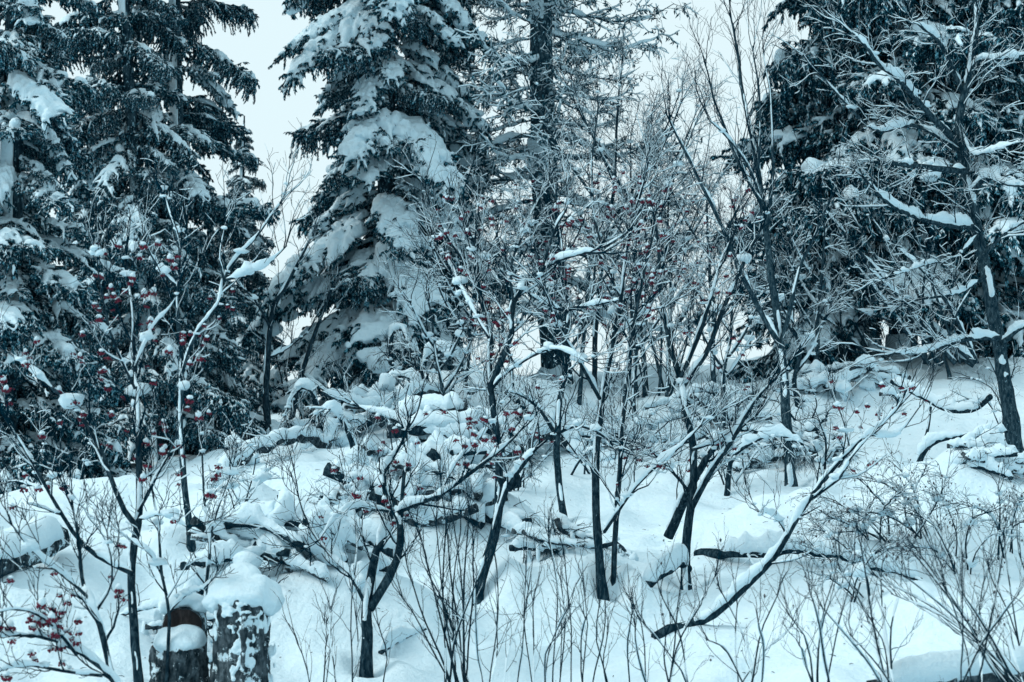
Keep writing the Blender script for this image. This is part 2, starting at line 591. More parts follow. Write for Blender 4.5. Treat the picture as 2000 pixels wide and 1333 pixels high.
def limb_meshes(pts, r, rng, bark, snow=1.0, k=7, origin=(0, 0, 0), cap=False, rough=0.12, seed=0, wind=0.12, patch=0.12):
    """wood mesh and snow mesh for one limb; pts (N,3), r (N,)"""
    wood = MB()
    tubes(wood, pts[None], r[None], k, rough, cap, seed)
    sn = MB()
    if snow > 0:
        n2 = len(pts) * 3 - 2
        q = resample(pts, n2)
        rr = np.interp(np.linspace(0, 1, n2), np.linspace(0, 1, len(r)), r)
        T = norm(np.gradient(q, axis=0))
        flat = np.sqrt(np.clip(1 - T[:, 2] ** 2, 0, 1))
        lie = np.clip((flat - 0.35) / 0.55, 0, 1) ** 1.2
        arc = np.concatenate([[0], np.cumsum(np.linalg.norm(np.diff(q, axis=0), axis=1))])
        nz = fbm(np.stack([arc * 2.6 + seed * 3.1, arc * 0 + seed, arc * 0], -1), 3, seed)
        mask = np.clip((nz + patch + 0.38 + 0.32 * lie) * 1.25, 0, 1)
        h = (0.42 * rr + lie * np.minimum(0.075, 0.018 + 1.25 * rr)) * snow
        w = rr * (0.50 + 0.55 * lie) + 0.006 * lie
        h = h * mask * (1 + 0.45 * noise(np.stack([arc * 6 + seed, arc * 0, arc * 0 + 5], -1), seed) + .3 * noise(np.stack([arc * 17 + seed, arc * 0, arc * 0 + 9], -1), seed))
        w = w * (0.25 + 0.75 * mask)
        end = np.minimum(1, np.minimum(np.arange(n2), n2 - 1 - np.arange(n2)) / 5.0)
        end = np.sin(end * math.pi / 2)
        snow_sweep(sn, q[None], (w * np.maximum(end, .05))[None], (h * end + rr * 0.02)[None], (rr * 0.72 * np.maximum(mask, .15))[None], PROF7, wind, 0, 0.6, seed)
    return wood, sn

BERRY_MESH = []
def build_berries():
    for s in range(4):
        rng = np.random.default_rng(900 + s)
        mb = MB()
        n = (13, 17, 9, 15)[s]
        a = rng.uniform(0, 2 * math.pi, n)
        rad = 0.036 * np.sqrt(rng.uniform(0, 1, n))
        c = np.stack([rad * np.cos(a), rad * np.sin(a), -0.015 - 0.10 * rad - rng.uniform(0, .028, n)], -1)
        v, f = ICO1
        for p in c:
            mb.add(p + v * rng.uniform(.0085, .0115), None, f, 0)
        st = np.stack([np.zeros((n, 3)), c * [0.5, 0.5, .3], c], 1)
        tubes(mb, st, np.full((n, 3), .0016), 3, mat=2)
        if s != 2:
            w = v.copy()
            lv, lf = ICO2
            w = lv * (1 + .25 * noise(lv * 2 + s, 3)[:, None])
            mb.add(np.array([0, 0, .004]) + w * np.array([.026, .026, .012 + .006 * s]), None, lf, 1)
        BERRY_MESH.append(mb.mesh("berry_cluster", [M_BERRY, M_SNOW, M_TWIG]))
build_berries()
N_BERRY = [0]

def bare_tree(name, label, cat, limbs, seed, bark=None, group=None, twig=(9, 5, 4), tl=(0.55, 0.28, 0.16), snow=1.0, twig_snow=0.5, berries=(), up=0.3,
              rmin=0.0026, depth_wob=0.25, clumps=8, tr=1.0, leaf=0, crownsnow=1.0, curve=0.15, root_at=None):
    """limbs: list of (pixel points, first width px, last width px, depth at start, depth at end).  The first is the trunk."""
    rng = np.random.default_rng(seed)
    bark = bark or M_BARK
    built = []
    root = None
    for li, (pp, w0, w1, d0, d1) in enumerate(limbs):
        pp = np.asarray(pp, float)
        s = np.concatenate([[0], np.cumsum(np.linalg.norm(np.diff(pp, axis=0), axis=1))])
        s /= s[-1]
        dd = d0 + (d1 - d0) * s
        dd[1:-1] += rng.normal(scale=0.06, size=len(dd) - 2) if len(dd) > 2 else 0
        pts = np.array([P(a, b, d) for (a, b), d in zip(pp, dd)])
        if li == 0:
            if root_at is None:
                base = on_ground(pts[0, 0], pts[0, 1])
            else:
                base = np.asarray(root_at)
            root = thing(name, label, cat, base, group)
            if root_at is None:
                low = pts[0].copy()
                low[2] = min(base[2], pts[0, 2]) - 0.25
                low[:2] -= (pts[1] - pts[0])[:2] * 0.1
                pts = np.concatenate([[low], pts])
        length = np.linalg.norm(np.diff(pts, axis=0), axis=1).sum()
        n = int(np.clip(length / 0.11, 7, 60))
        q = resample(pts, n)
        arc = np.linspace(0, length, n)
        q[1:-1] += 0.010 * np.stack([noise(np.stack([arc * 3 + 11 * k, arc * 0 + li, arc * 0 + seed], -1), k) for k in range(3)], -1)[1:-1] * np.array([1, 1.5, .6])
        r = np.linspace(1, 0, n) ** 0.85
        r = ((w1 + (w0 - w1) * r) / 2) * 0.74 * dd.mean() / FPX
        r = np.maximum(r, rmin)
        if li == 0 and root_at is None:
            r[:4] *= np.array([1.7, 1.5, 1.25, 1.08])
        built.append((q, r))
        wood, sn = limb_meshes(q, r, rng, bark, snow, 8 if r.max() > .03 else 5, base, True, 0.13, seed * 13 + li)
        lo = link("trunk" if li == 0 else "limb", wood.mesh(name + "_wood", bark, True, base), root)
        if sn.n:
            link("snow", sn.mesh(name + "_snow", M_SNOW, True, base), lo)
    # crown of shoots, each level in one go
    crown, csnow = MB(), MB()
    tips = []
    lev = []
    for q, r in built:
        length = np.linalg.norm(np.diff(q, axis=0), axis=1).sum()
        thick = r.mean() / 0.03
        nb = max(2, int(round(twig[0] * length)))
        t0 = 0.42 if q is built[0][0] else 0.16
        C, R = spawn(rng, q[None], r[None], nb, (tl[0] * .5, tl[0] * 1.25), (28, 62), up, curve, 0.5, rmin * 1.15, 7, t0, 1.0, 0.0075 * tr, 0.35)
        e, er = spawn(rng, q[None], r[None], 3, (tl[0] * .6, tl[0] * 1.1), (5, 25), up, curve, 0.8, rmin * 1.15, 7, 0.93, 1.0, 0.0075 * tr, 0.0)
        lev.append((np.concatenate([C, e]), np.concatenate([R, er])))
    B0 = np.concatenate([a for a, b in lev])
    R0 = np.concatenate([b for a, b in lev])
    B1, R1 = spawn(rng, B0, R0, twig[1], (tl[1] * .5, tl[1] * 1.3), (25, 60), up * .8, curve * .8, 0.55, rmin * .85, 5, 0.2, 1.0, 0.004 * tr, 0.4)
    B2, R2 = spawn(rng, B1, R1, twig[2], (tl[2] * .5, tl[2] * 1.3), (25, 60), up * .6, curve * .6, 0.7, rmin * .7, 4, 0.25, 1.0, 0.0028 * tr, 0.4)
    tubes(crown, B0, R0, 4)
    tubes(crown, B1, R1, 3)
    tubes(crown, B2, R2, 3)
    if leaf:
        for (BB) in (B1[:, -1], B2[:, -1]):
            sel = BB[rng.random(len(BB)) < leaf]
            lumps(crown, sel, np.tile([[.006, .004, .009]], (len(sel), 1)) * rng.uniform(.7, 1.4, (len(sel), 1)), seed, .4, ICO1, 1)
    # snow lying on the shoots
    for (BB, RR, frac, kk) in ((B0, R0, twig_snow * 1.1, 1.0), (B1, R1, twig_snow, .95), (B2, R2, twig_snow * .6, .9)):
        pick = rng.random(len(BB)) < frac
        BB, RR = BB[pick], RR[pick]
        if not len(BB):
            continue
        T = tangents(BB)
        flat = np.clip(1 - T[..., 2] ** 2, 0, 1) ** 0.5
        nz = noise(BB * 6.0, seed)
        mk = np.clip((nz + 0.45) * 2, 0.0, 1)
        h = (RR * (0.6 + 1.5 * crownsnow * flat ** 2) + 0.007 * crownsnow * flat ** 3) * mk * kk
        w = RR * (0.7 + 0.45 * flat) * (0.3 + .7 * mk)
        snow_sweep(csnow, BB, w, h, RR * 0.7 * np.maximum(mk, .2), PROF4 if RR.mean() < .006 else PROF7, 0.5)
    # lumps caught in forks
    if clumps:
        cc, ss = [], []
        for q, r in built:
            ln = np.linalg.norm(np.diff(q, axis=0), axis=1).sum()
            for _ in range(max(1, int(clumps * ln / 6))):
                i = int(rng.integers(len(q) // 3, max(len(q) // 3 + 1, int(len(q) * .88))))
                tv = norm(q[min(i + 1, len(q) - 1)] - q[i - 1])
                if abs(tv[2]) > .86:
                    continue
                sz = rng.uniform(.018, .045) * crownsnow
                cc.append(q[i] + np.array([0, 0, r[i] + sz * .45]))
                ss.append(np.array([sz * rng.uniform(1.1, 2.0), sz * rng.uniform(.8, 1.2), sz * rng.uniform(.6, 1.3)]))
        pick = rng.choice(len(B0), min(len(B0), clumps * 2), replace=False)
        for i in pick:
            j = int(rng.integers(0, 3))
            sz = rng.uniform(.009, .024) * crownsnow
            cc.append(B0[i, j] + np.array([0, 0, R0[i, j] + sz * .4]))
            ss.append(np.array([sz * rng.uniform(1.0, 2.0), sz, sz * rng.uniform(.5, 1.2)]))
        lumps(csnow, cc, ss, seed, .55, ICO2)
    co = link("crown", crown.mesh(name + "_crown", [M_TWIG, M_LEAF], True, base), root)
    if csnow.n:
        cs = link("snow", csnow.mesh(name + "_crown_snow", M_SNOW, True, base), co)
        cs['kind'] = 'stuff'
    # berries
    if len(berries):
        tips = np.concatenate([B0[:, -1], B1[:, -1], B2[:, -1]])
        pj = project(tips)
        used = set()
        for (x0, y0, x1, y1, cnt) in berries:
            ok = np.where((pj[:, 0] > x0) & (pj[:, 0] < x1) & (pj[:, 1] > y0) & (pj[:, 1] < y1))[0]
            rng.shuffle(ok)
            for i in ok[:cnt]:
                if i in used:
                    continue
                used.add(i)
                o = link("berry_cluster", BERRY_MESH[int(rng.integers(4))], root)
                o.location = Vector(tips[i] - base)
                o.rotation_euler = (rng.normal(0, .15), rng.normal(0, .15), rng.uniform(0, 6.28))
                o.scale = (rng.uniform(.4, .7),) * 3
                N_BERRY[0] += 1
    return root

# --- the rowans and other bare trees of the middle ground, traced trunk first
dN = Gd(938, 1150)
bare_tree("rowan_tree", "leaning rowan with snowy arched limb, left of the twin-stemmed rowan on the slope", "tree", [
    ([(935, 1152), (962, 1060), (972, 1000), (975, 900), (962, 800), (956, 700), (955, 640), (935, 560), (925, 480), (905, 420)], 30, 7, dN, dN + .6),
    ([(962, 1050), (992, 950), (1050, 872), (1095, 845), (1135, 832), (1175, 850), (1205, 880)], 15, 5, dN, dN - .5),
    ([(957, 760), (985, 690), (1000, 650), (1003, 590), (1060, 525), (1130, 497), (1175, 495)], 20, 7, dN + .2, dN - .2),
    ([(955, 660), (920, 600), (880, 520), (850, 470)], 9, 3, dN + .2, dN + .8),
    ([(960, 760), (1000, 720), (1080, 680), (1150, 710)], 9, 3, dN + .2, dN - .6),
    ([(1060, 525), (1085, 450), (1110, 400), (1105, 350)], 9, 3, dN, dN),
    ([(1003, 590), (1000, 520), (1030, 440), (1050, 390)], 8, 3, dN, dN + .5),
], 11, berries=[(850, 380, 1130, 560, 46), (850, 560, 1120, 760, 34), (900, 840, 1120, 1060, 14)], twig=(7, 4, 4), twig_snow=.62, clumps=14)

dL = Gd(1178, 1150)
bare_tree("rowan_tree", "twin-stemmed rowan rising from the middle of the snowy slope", "tree", [
    ([(1178, 1150), (1166, 1050), (1165, 960), (1166, 880), (1176, 760), (1200, 660), (1212, 580), (1225, 480), (1250, 380), (1265, 300)], 26, 5, dL, dL + .5),
    ([(1196, 1150), (1204, 1040), (1210, 930), (1214, 850), (1228, 740), (1240, 620), (1262, 520), (1280, 440)], 17, 5, dL + .1, dL - .2),
    ([(1180, 1040), (1225, 970), (1275, 920), (1330, 870), (1370, 830)], 10, 4, dL, dL - .6),
    ([(1200, 660), (1240, 620), (1300, 600)], 9, 3, dL + .3, dL + .7),
    ([(1172, 780), (1130, 700), (1090, 640), (1060, 560)], 11, 4, dL + .2, dL - .3),
    ([(1212, 580), (1180, 500), (1160, 420), (1150, 350)], 9, 3, dL + .3, dL + .6),
], 12, berries=[(1060, 330, 1300, 520, 46), (1080, 520, 1280, 700, 30), (1200, 860, 1380, 1000, 7)], twig=(7, 4, 4), twig_snow=.62, clumps=12)

dM = Gd(1100, 1022)
bare_tree("rowan_tree", "slim rowan with flat snow-laden fork, behind the twin-stemmed rowan", "tree", [
    ([(1100, 1022), (1090, 930), (1086, 860), (1100, 740), (1108, 640), (1110, 600), (1100, 520), (1090, 440), (1085, 380)], 22, 5, dM, dM + .3),
    ([(1110, 610), (1080, 600), (1050, 585), (1015, 560)], 10, 4, dM, dM - .3),
    ([(1110, 605), (1150, 598), (1200, 588), (1235, 580)], 11, 4, dM, dM - .2),
    ([(1092, 860), (1055, 800), (1010, 770), (985, 765)], 13, 4, dM, dM - .4),
    ([(1105, 690), (1140, 640), (1160, 560), (1165, 470)], 10, 4, dM + .1, dM + .4),
], 13, berries=[(1020, 340, 1220, 520, 26), (1010, 520, 1230, 680, 22)], twig=(7, 4, 4), twig_snow=.62, clumps=10)

dK = Gd(1340, 1142)
bare_tree("rowan_tree", "rowan with V-shaped snowy fork and a cluster of lower trunks", "tree", [
    ([(1340, 1142), (1340, 1050), (1352, 960), (1356, 880), (1338, 800), (1326, 742), (1305, 660), (1292, 560), (1285, 470), (1270, 380)], 27, 6, dK, dK + .5),
    ([(1327, 745), (1365, 660), (1385, 600), (1405, 520), (1440, 440)], 15, 5, dK + .2, dK),
    ([(1330, 760), (1380, 690), (1420, 590), (1460, 500), (1490, 440)], 17, 6, dK + .2, dK + .5),
    ([(1352, 990), (1390, 920), (1430, 860), (1470, 790), (1510, 745)], 17, 6, dK, dK - .5),
    ([(1305, 1050), (1325, 1000), (1345, 960), (1390, 880), (1440, 840)], 28, 10, dK + .6, dK + .2),
    ([(1350, 880), (1420, 855), (1480, 810)], 9, 4, dK, dK - .4),
    ([(1345, 960), (1290, 900), (1255, 870), (1220, 860)], 9, 3, dK, dK - .5),
], 14, berries=[(1250, 360, 1520, 560, 34), (1230, 560, 1500, 760, 16), (1260, 860, 1480, 1100, 16)], twig=(7, 4, 4), twig_snow=.62, clumps=14)

dJ = Gd(1545, 940)
bare_tree("alder_tree", "tall slender bare tree with upswept crown against the sky", "tree", [
    ([(1545, 940), (1538, 840), (1530, 740), (1522, 670), (1512, 580), (1500, 480), (1490, 400), (1470, 280), (1450, 170), (1432, 60), (1425, 20)], 30, 4, dJ, dJ + 1.0),
    ([(1520, 670), (1480, 600), (1450, 540), (1430, 490), (1390, 400), (1340, 300), (1300, 220)], 17, 4, dJ + .2, dJ - .3),
    ([(1524, 680), (1545, 600), (1565, 520), (1600, 440), (1625, 380)], 14, 4, dJ + .2, dJ + .5),
    ([(1490, 400), (1440, 310), (1400, 210), (1375, 120)], 12, 3, dJ + .4, dJ + .2),
    ([(1500, 440), (1510, 320), (1505, 200), (1490, 90)], 12, 3, dJ + .4, dJ + 1),
    ([(1480, 330), (1485, 200), (1470, 90)], 9, 3, dJ + .5, dJ + .7),
    ([(1495, 420), (1465, 330), (1420, 270), (1380, 230)], 9, 3, dJ + .5, dJ),
], 15, M_BARK_GREY, twig=(4, 3, 3), tl=(.75, .36, .2), up=.5, curve=.15, clumps=6, twig_snow=.2, rmin=.003, crownsnow=.6)

dI = Gd(1985, 888)
bare_tree("old_bare_tree", "big bare tree at the picture's edge with thick snow along its limbs", "tree", [
    ([(1985, 890), (1972, 800), (1955, 700), (1945, 640), (1930, 560), (1915, 480), (1900, 400), (1885, 330), (1872, 250), (1890, 150), (1905, 60), (1900, -20)], 44, 12, dI, dI + .6),
    ([(1905, 445), (1850, 440), (1790, 425), (1740, 400), (1700, 365), (1685, 345)], 20, 6, dI + .2, dI - .8),
    ([(1890, 335), (1830, 330), (1770, 322), (1700, 316)], 19, 8, dI + .3, dI - .6),
    ([(1878, 285), (1830, 240), (1790, 195), (1750, 150), (1720, 130), (1690, 90), (1660, 60)], 20, 6, dI + .4, dI - .6),
    ([(1880, 300), (1790, 245), (1710, 255), (1650, 200), (1600, 140)], 14, 4, dI + .4, dI + .2),
    ([(1895, 380), (1930, 345), (1965, 360), (2010, 365)], 15, 7, dI + .3, dI - .3),
    ([(1880, 260), (1900, 300), (1930, 298), (1985, 280)], 12, 4, dI + .3, dI - .6),
    ([(1872, 250), (1900, 130), (1960, 115), (2010, 105)], 15, 6, dI + .4, dI + .2),
    ([(1880, 180), (1840, 90), (1790, 40), (1770, -10)], 15, 6, dI + .4, dI),
    ([(1958, 670), (1985, 648), (2020, 630)], 16, 8, dI + .1, dI - .2),
    ([(1955, 660), (1900, 662), (1850, 672), (1800, 690), (1740, 690)], 15, 4, dI - .1, dI - .8),
    ([(1925, 540), (1880, 570), (1830, 580), (1770, 590)], 12, 4, dI, dI - .6),
    ([(1910, 460), (1870, 500), (1800, 520), (1740, 540)], 10, 4, dI, dI - .9),
    ([(1920, 500), (1950, 470), (1990, 440), (2020, 430)], 12, 5, dI, dI),
], 16, M_BARK_GREY, twig=(7, 5, 4), tl=(.75, .34, .2), clumps=16, up=.12, snow=1.1, twig_snow=.6, rmin=.003, curve=.05)

# leaning rowan with long straight stem
dW = Gd(1285, 1240)
bare_tree("leaning_rowan", "long rowan stem leaning far over the snow with few berries at its tip", "tree", [
    ([(1285, 1242), (1340, 1225), (1390, 1205), (1450, 1150), (1500, 1100), (1540, 1040), (1590, 965), (1630, 910), (1680, 860), (1725, 825), (1765, 785)], 31, 5, dW, dW + .6),
    ([(1585, 975), (1640, 935), (1665, 890), (1700, 850)], 10, 4, dW + .4, dW + .2),
    ([(1535, 1045), (1510, 1010), (1480, 1000)], 6, 3, dW + .3, dW),
    ([(1660, 880), (1650, 830), (1635, 790)], 5, 3, dW + .5, dW + .3),
    ([(1690, 850), (1750, 850), (1800, 790)], 6, 3, dW + .5, dW + .6),
], 17, berries=[(1600, 740, 1850, 920, 20)], twig=(2.5, 3, 2), tl=(.4, .22, .14), clumps=3)

# forked young rowan in front
dO = Gd(720, 1310)
bare_tree("forked_rowan", "young rowan forking low into two curved stems, standing alone in front", "tree", [
    ([(718, 1312), (720, 1240), (718, 1185), (730, 1110), (742, 1060), (762, 1030), (764, 1000), (750, 930), (775, 880), (800, 830)], 34, 6, dO, dO + .3),
    ([(722, 1190), (755, 1140), (778, 1090), (786, 1040), (778, 1000), (800, 990), (860, 965), (915, 925), (960, 890), (1010, 850)], 26, 5, dO, dO - .2),
    ([(764, 1000), (700, 990), (660, 1010), (620, 1060)], 8, 3, dO + .1, dO - .3),
    ([(785, 1010), (790, 930), (800, 860), (780, 820), (720, 800), (690, 790)], 12, 4, dO + .1, dO + .5),
    ([(718, 1190), (690, 1130), (640, 1080), (600, 1020), (580, 960)], 11, 3, dO, dO + .1),
    ([(860, 965), (900, 890), (950, 840), (980, 800)], 8, 3, dO, dO + .4),
    ([(690, 1130), (700, 1060), (690, 960), (700, 900)], 8, 3, dO, dO + .4),
], 18, berries=[(600, 800, 860, 1060, 26), (840, 800, 1040, 960, 24)], twig=(5, 4, 3), tl=(.42, .22, .13), clumps=6, twig_snow=.35, crownsnow=.8)

# left foreground rowans
dP = Gd(265, 1333) - .4
bare_tree("rowan_tree", "tall rowan with many berries standing left of the stumps", "tree", [
    ([(268, 1345), (263, 1250), (258, 1140), (262, 1060), (270, 1000), (275, 920), (268, 830), (262, 720), (256, 620), (248, 540), (246, 480)], 28, 5, dP, dP + .5),
    ([(268, 1030), (238, 985), (212, 920), (195, 870), (150, 800), (80, 740), (20, 690)], 16, 4, dP + .1, dP + .3),
    ([(258, 1120), (200, 1092), (160, 1060), (130, 1020), (70, 920), (10, 820)], 16, 4, dP, dP - .3),
    ([(270, 1000), (300, 940), (330, 890), (350, 830), (360, 780)], 10, 3, dP + .1, dP + .2),
    ([(262, 720), (300, 640), (340, 590), (350, 540)], 8, 3, dP + .2, dP + .5),
    ([(264, 760), (220, 660), (200, 580), (190, 520)], 8, 3, dP + .2, dP),
    ([(270, 1015), (320, 1005), (365, 1030)], 8, 3, dP, dP - .2),
], 19, berries=[(180, 470, 350, 640, 34), (150, 640, 420, 860, 30), (0, 640, 180, 1000, 26), (180, 860, 420, 1060, 16)], twig=(5, 4, 3), tl=(.42, .22, .14), clumps=9, twig_snow=.45)

dQ = Gd(372, 1066)
bare_tree("snow_plastered_tree", "thin pale tree with wind-driven snow up its stem behind the stumps", "tree", [
    ([(372, 1066), (362, 960), (352, 860), (354, 760), (352, 660), (345, 570), (352, 500), (335, 430), (320, 380)], 20, 6, dQ, dQ + .5),
    ([(353, 740), (380, 660), (420, 600), (438, 548), (470, 500), (500, 465), (530, 420), (560, 380)], 11, 4, dQ + .2, dQ + .6),
    ([(438, 548), (480, 535), (520, 520), (560, 480)], 9, 4, dQ + .4, dQ + .5),
    ([(438, 548), (430, 500), (440, 440)], 8, 3, dQ + .4, dQ + .5),
    ([(346, 560), (310, 520), (280, 460)], 7, 3, dQ + .4, dQ + .3),
], 20, M_BARK_GREY, berries=[(380, 560, 460, 760, 8)], twig=(4, 3, 3), tl=(.5, .25, .15), clumps=6, snow=1.1)

dR = Gd(400, 1180) - 2.2
bare_tree("rowan_sapling", "straight thin rowan sapling growing against the hollow stump", "sapling", [
    ([(393, 1320), (396, 1220), (402, 1130), (408, 1070), (400, 980), (396, 900), (392, 850)], 14, 4, 11.2, 11.4),
    ([(408, 1070), (425, 1000), (450, 930)], 6, 3, 11.3, 11.2),
], 21, berries=[(330, 860, 460, 1000, 4)], twig=(3, 3, 2), tl=(.3, .16, .1), clumps=2)
bare_tree("rowan_sapling", "crooked thin rowan sapling in front of the notched stump", "sapling", [
    ([(330, 1345), (328, 1260), (330, 1190), (318, 1120), (312, 1040), (300, 960), (296, 900)], 12, 4, 10.9, 11.1),
    ([(320, 1130), (290, 1080), (250, 1050)], 6, 3, 11, 10.9),
    ([(330, 1200), (370, 1160), (400, 1150)], 6, 3, 11, 10.9),
], 22, berries=[(270, 1150, 400, 1333, 10)], twig=(4, 3, 2), tl=(.3, .16, .1), clumps=2)

bare_tree("rowan_bush", "spreading rowan bush heavy with crimson berries in the bottom left corner", "shrub", [
    ([(235, 1350), (190, 1300), (140, 1265), (80, 1245), (20, 1240), (-30, 1250)], 18, 6, 9.2, 9.0),
    ([(230, 1350), (205, 1270), (185, 1200), (165, 1140), (155, 1060), (140, 980)], 20, 5, 9.4, 9.6),
    ([(175, 1170), (120, 1120), (70, 1080), (20, 1020)], 10, 3, 9.4, 9.2),
    ([(150, 1280), (100, 1220), (40, 1190), (-20, 1200)], 10, 4, 9.1, 8.8),
    ([(185, 1200), (215, 1140), (210, 1060)], 9, 3, 9.4, 9.3),
    ([(200, 1320), (120, 1310), (40, 1300), (-20, 1320)], 11, 4, 9.0, 8.8),
], 23, berries=[(-20, 1180, 160, 1345, 32), (20, 1060, 260, 1200, 16), (100, 1200, 260, 1333, 12)], twig=(6, 4, 3), tl=(.32, .17, .1), clumps=4, twig_snow=.3, crownsnow=.7)

# dark leaning pair between the left spruces and the laden spruce
dU = 27.0
bare_tree("dark_leaning_tree", "dark bent bare trunk between the left spruces and the snow-laden spruce", "tree", [
    ([(527, 872), (520, 790), (523, 700), (532, 610), (560, 555), (590, 500), (620, 440)], 22, 5, dU, dU + .2),
    ([(528, 640), (500, 590), (470, 560)], 8, 3, dU, dU - .4),
    ([(524, 700), (560, 680), (600, 650)], 7, 3, dU, dU + .3),
], 24, twig=(3, 3, 3), tl=(.6, .35, .2), clumps=3, rmin=.0035)
bare_tree("dark_leaning_tree", "dark straight bare trunk slanting right beside the snow-laden spruce", "tree", [
    ([(560, 868), (575, 790), (595, 715), (618, 640), (650, 560)], 20, 6, dU + .4, dU + .8),
    ([(590, 730), (630, 760), (660, 780)], 7, 3, dU + .4, dU),
], 25, twig=(2, 3, 3), tl=(.6, .35, .2), clumps=3, rmin=.0035)

# slender trees of the thicket behind the rowans
rt = random.Random(5)
THICK = [(905, 800, 25, 400), (1000, 770, 27, 450), (1130, 790, 27, 200), (1160, 760, 29, 110), (1220, 790, 28, 240), (1262, 770, 29, 280), (1305, 770, 29, 330),
         (1395, 780, 29, 360), (1590, 740, 31, 440), (1240, 840, 26, 450), (1410, 860, 25, 540), (870, 880, 24, 590), (1560, 800, 27, 520)]
for i, (bx, by, d, top) in enumerate(THICK):
    d = Gd(bx, by)
    lean = rt.uniform(-40, 60)
    main = [(bx, by)]
    for j in range(1, 6):
        f = j / 5
        main.append((bx + lean * f + rt.uniform(-9, 9), by + (top - by) * f))
    limbs = [(main, rt.uniform(12, 17), 3.5, d, d + rt.uniform(-.4, .6))]
    for j in range(4):
        f = rt.uniform(.25, .7)
        x0, y0 = bx + lean * f, by + (top - by) * f
        s = rt.choice((-1, 1))
        ln = rt.uniform(.25, .45) * (by - top)
        limbs.append(([(x0, y0), (x0 + s * ln * .25, y0 - ln * .35), (x0 + s * ln * .45, y0 - ln * .75), (x0 + s * ln * .55, y0 - ln)], 8, 3, d + .1, d + rt.uniform(-.8, .8)))
    bare_tree("slender_tree", "slender bare tree in the snowy thicket behind the rowans", "tree", limbs, 40 + i, M_BARK_GREY if i % 3 else M_BARK, "slender trees of the thicket",
              twig=(3.5, 4, 4), tl=(.7, .42, .24), up=.02, curve=.05, clumps=12, rmin=.0032, twig_snow=.6, crownsnow=1.2,
              berries=[(900, 340, 1560, 620, 10)] if i in (2, 5, 7, 9, 10) else ())

# fan of leaning hazel stems under the dark spruce at the right
def stem_fan(name, label, base_px, tops, seed, w=9, d=None, n=1, twig=(3, 3, 2), tl=(.6, .3, .18), **kw):
    rr = random.Random(seed)
    dd = Gd(*base_px) if d is None else d
    limbs = []
    for i, (tx, ty) in enumerate(tops):
        bx = base_px[0] + rr.uniform(-1, 1) * kw.get('spread', 30)
        by = base_px[1] + rr.uniform(-4, 4)
        mx, my = (bx + tx) / 2 + rr.uniform(-14, 14), (by + ty) / 2 - rr.uniform(0, 30)
        limbs.append(([(bx, by), (mx, my), (tx, ty)], w * rr.uniform(.7, 1.2), 3, dd + rr.uniform(-.15, .15), dd + rr.uniform(-.7, .5)))
    kw.pop('spread', None)
    return bare_tree(name, label, "shrub", limbs, seed, kw.pop('bark', M_BARK_GREY), twig=twig, tl=tl, **kw)

stem_fan("hazel_shrub", "fan of pale leaning stems under the dark spruce beside the big bare tree", (1850, 712),
         [(1700, 420), (1640, 380), (1600, 400), (1740, 470), (1780, 430), (1690, 520), (1640, 480), (1820, 480), (1720, 560), (1660, 600), (1870, 520), (1900, 560)], 61, 13, 29.5, spread=60, clumps=10, rmin=.0036, snow=1.2)
stem_fan("hazel_shrub", "tangle of thin snowy stems at the foot of the dark spruce's open side", (1650, 705),
         [(1560, 480), (1600, 520), (1640, 560), (1520, 560), (1580, 600), (1700, 560), (1540, 640), (1720, 600)], 62, 9, 31, spread=60, clumps=8, rmin=.0036)
stem_fan("hazel_shrub", "bundle of thin stems leaning right of the V-forked rowan's foot", (1270, 780),
         [(1180, 600), (1210, 560), (1240, 520), (1290, 560), (1320, 540), (1350, 600), (1230, 640)], 63, 9, None, spread=40, clumps=8, rmin=.0034)

# ------------------------------------------------------------------ spruces
def kites(mb, p, d, ln, wd, rng, mat=0, cross=True):
    """needle-clad shoot tips: p (n,3) base, d (n,3) direction"""
    n = len(p)
    v = rng.normal(size=(n, 3))
    s = norm(np.cross(d, v))
    mid = p + d * (ln * 0.42)[:, None]
    tip = p + d * ln[:, None]
    sets = [s]
    if cross:
        sets.append(np.cross(d, s))
    for q in sets:
        V = np.stack([p, mid + q * wd[:, None], tip, mid - q * wd[:, None]], 1).reshape(-1, 3)
        mb.add(V, np.arange(n * 4).reshape(n, 4), None, mat)

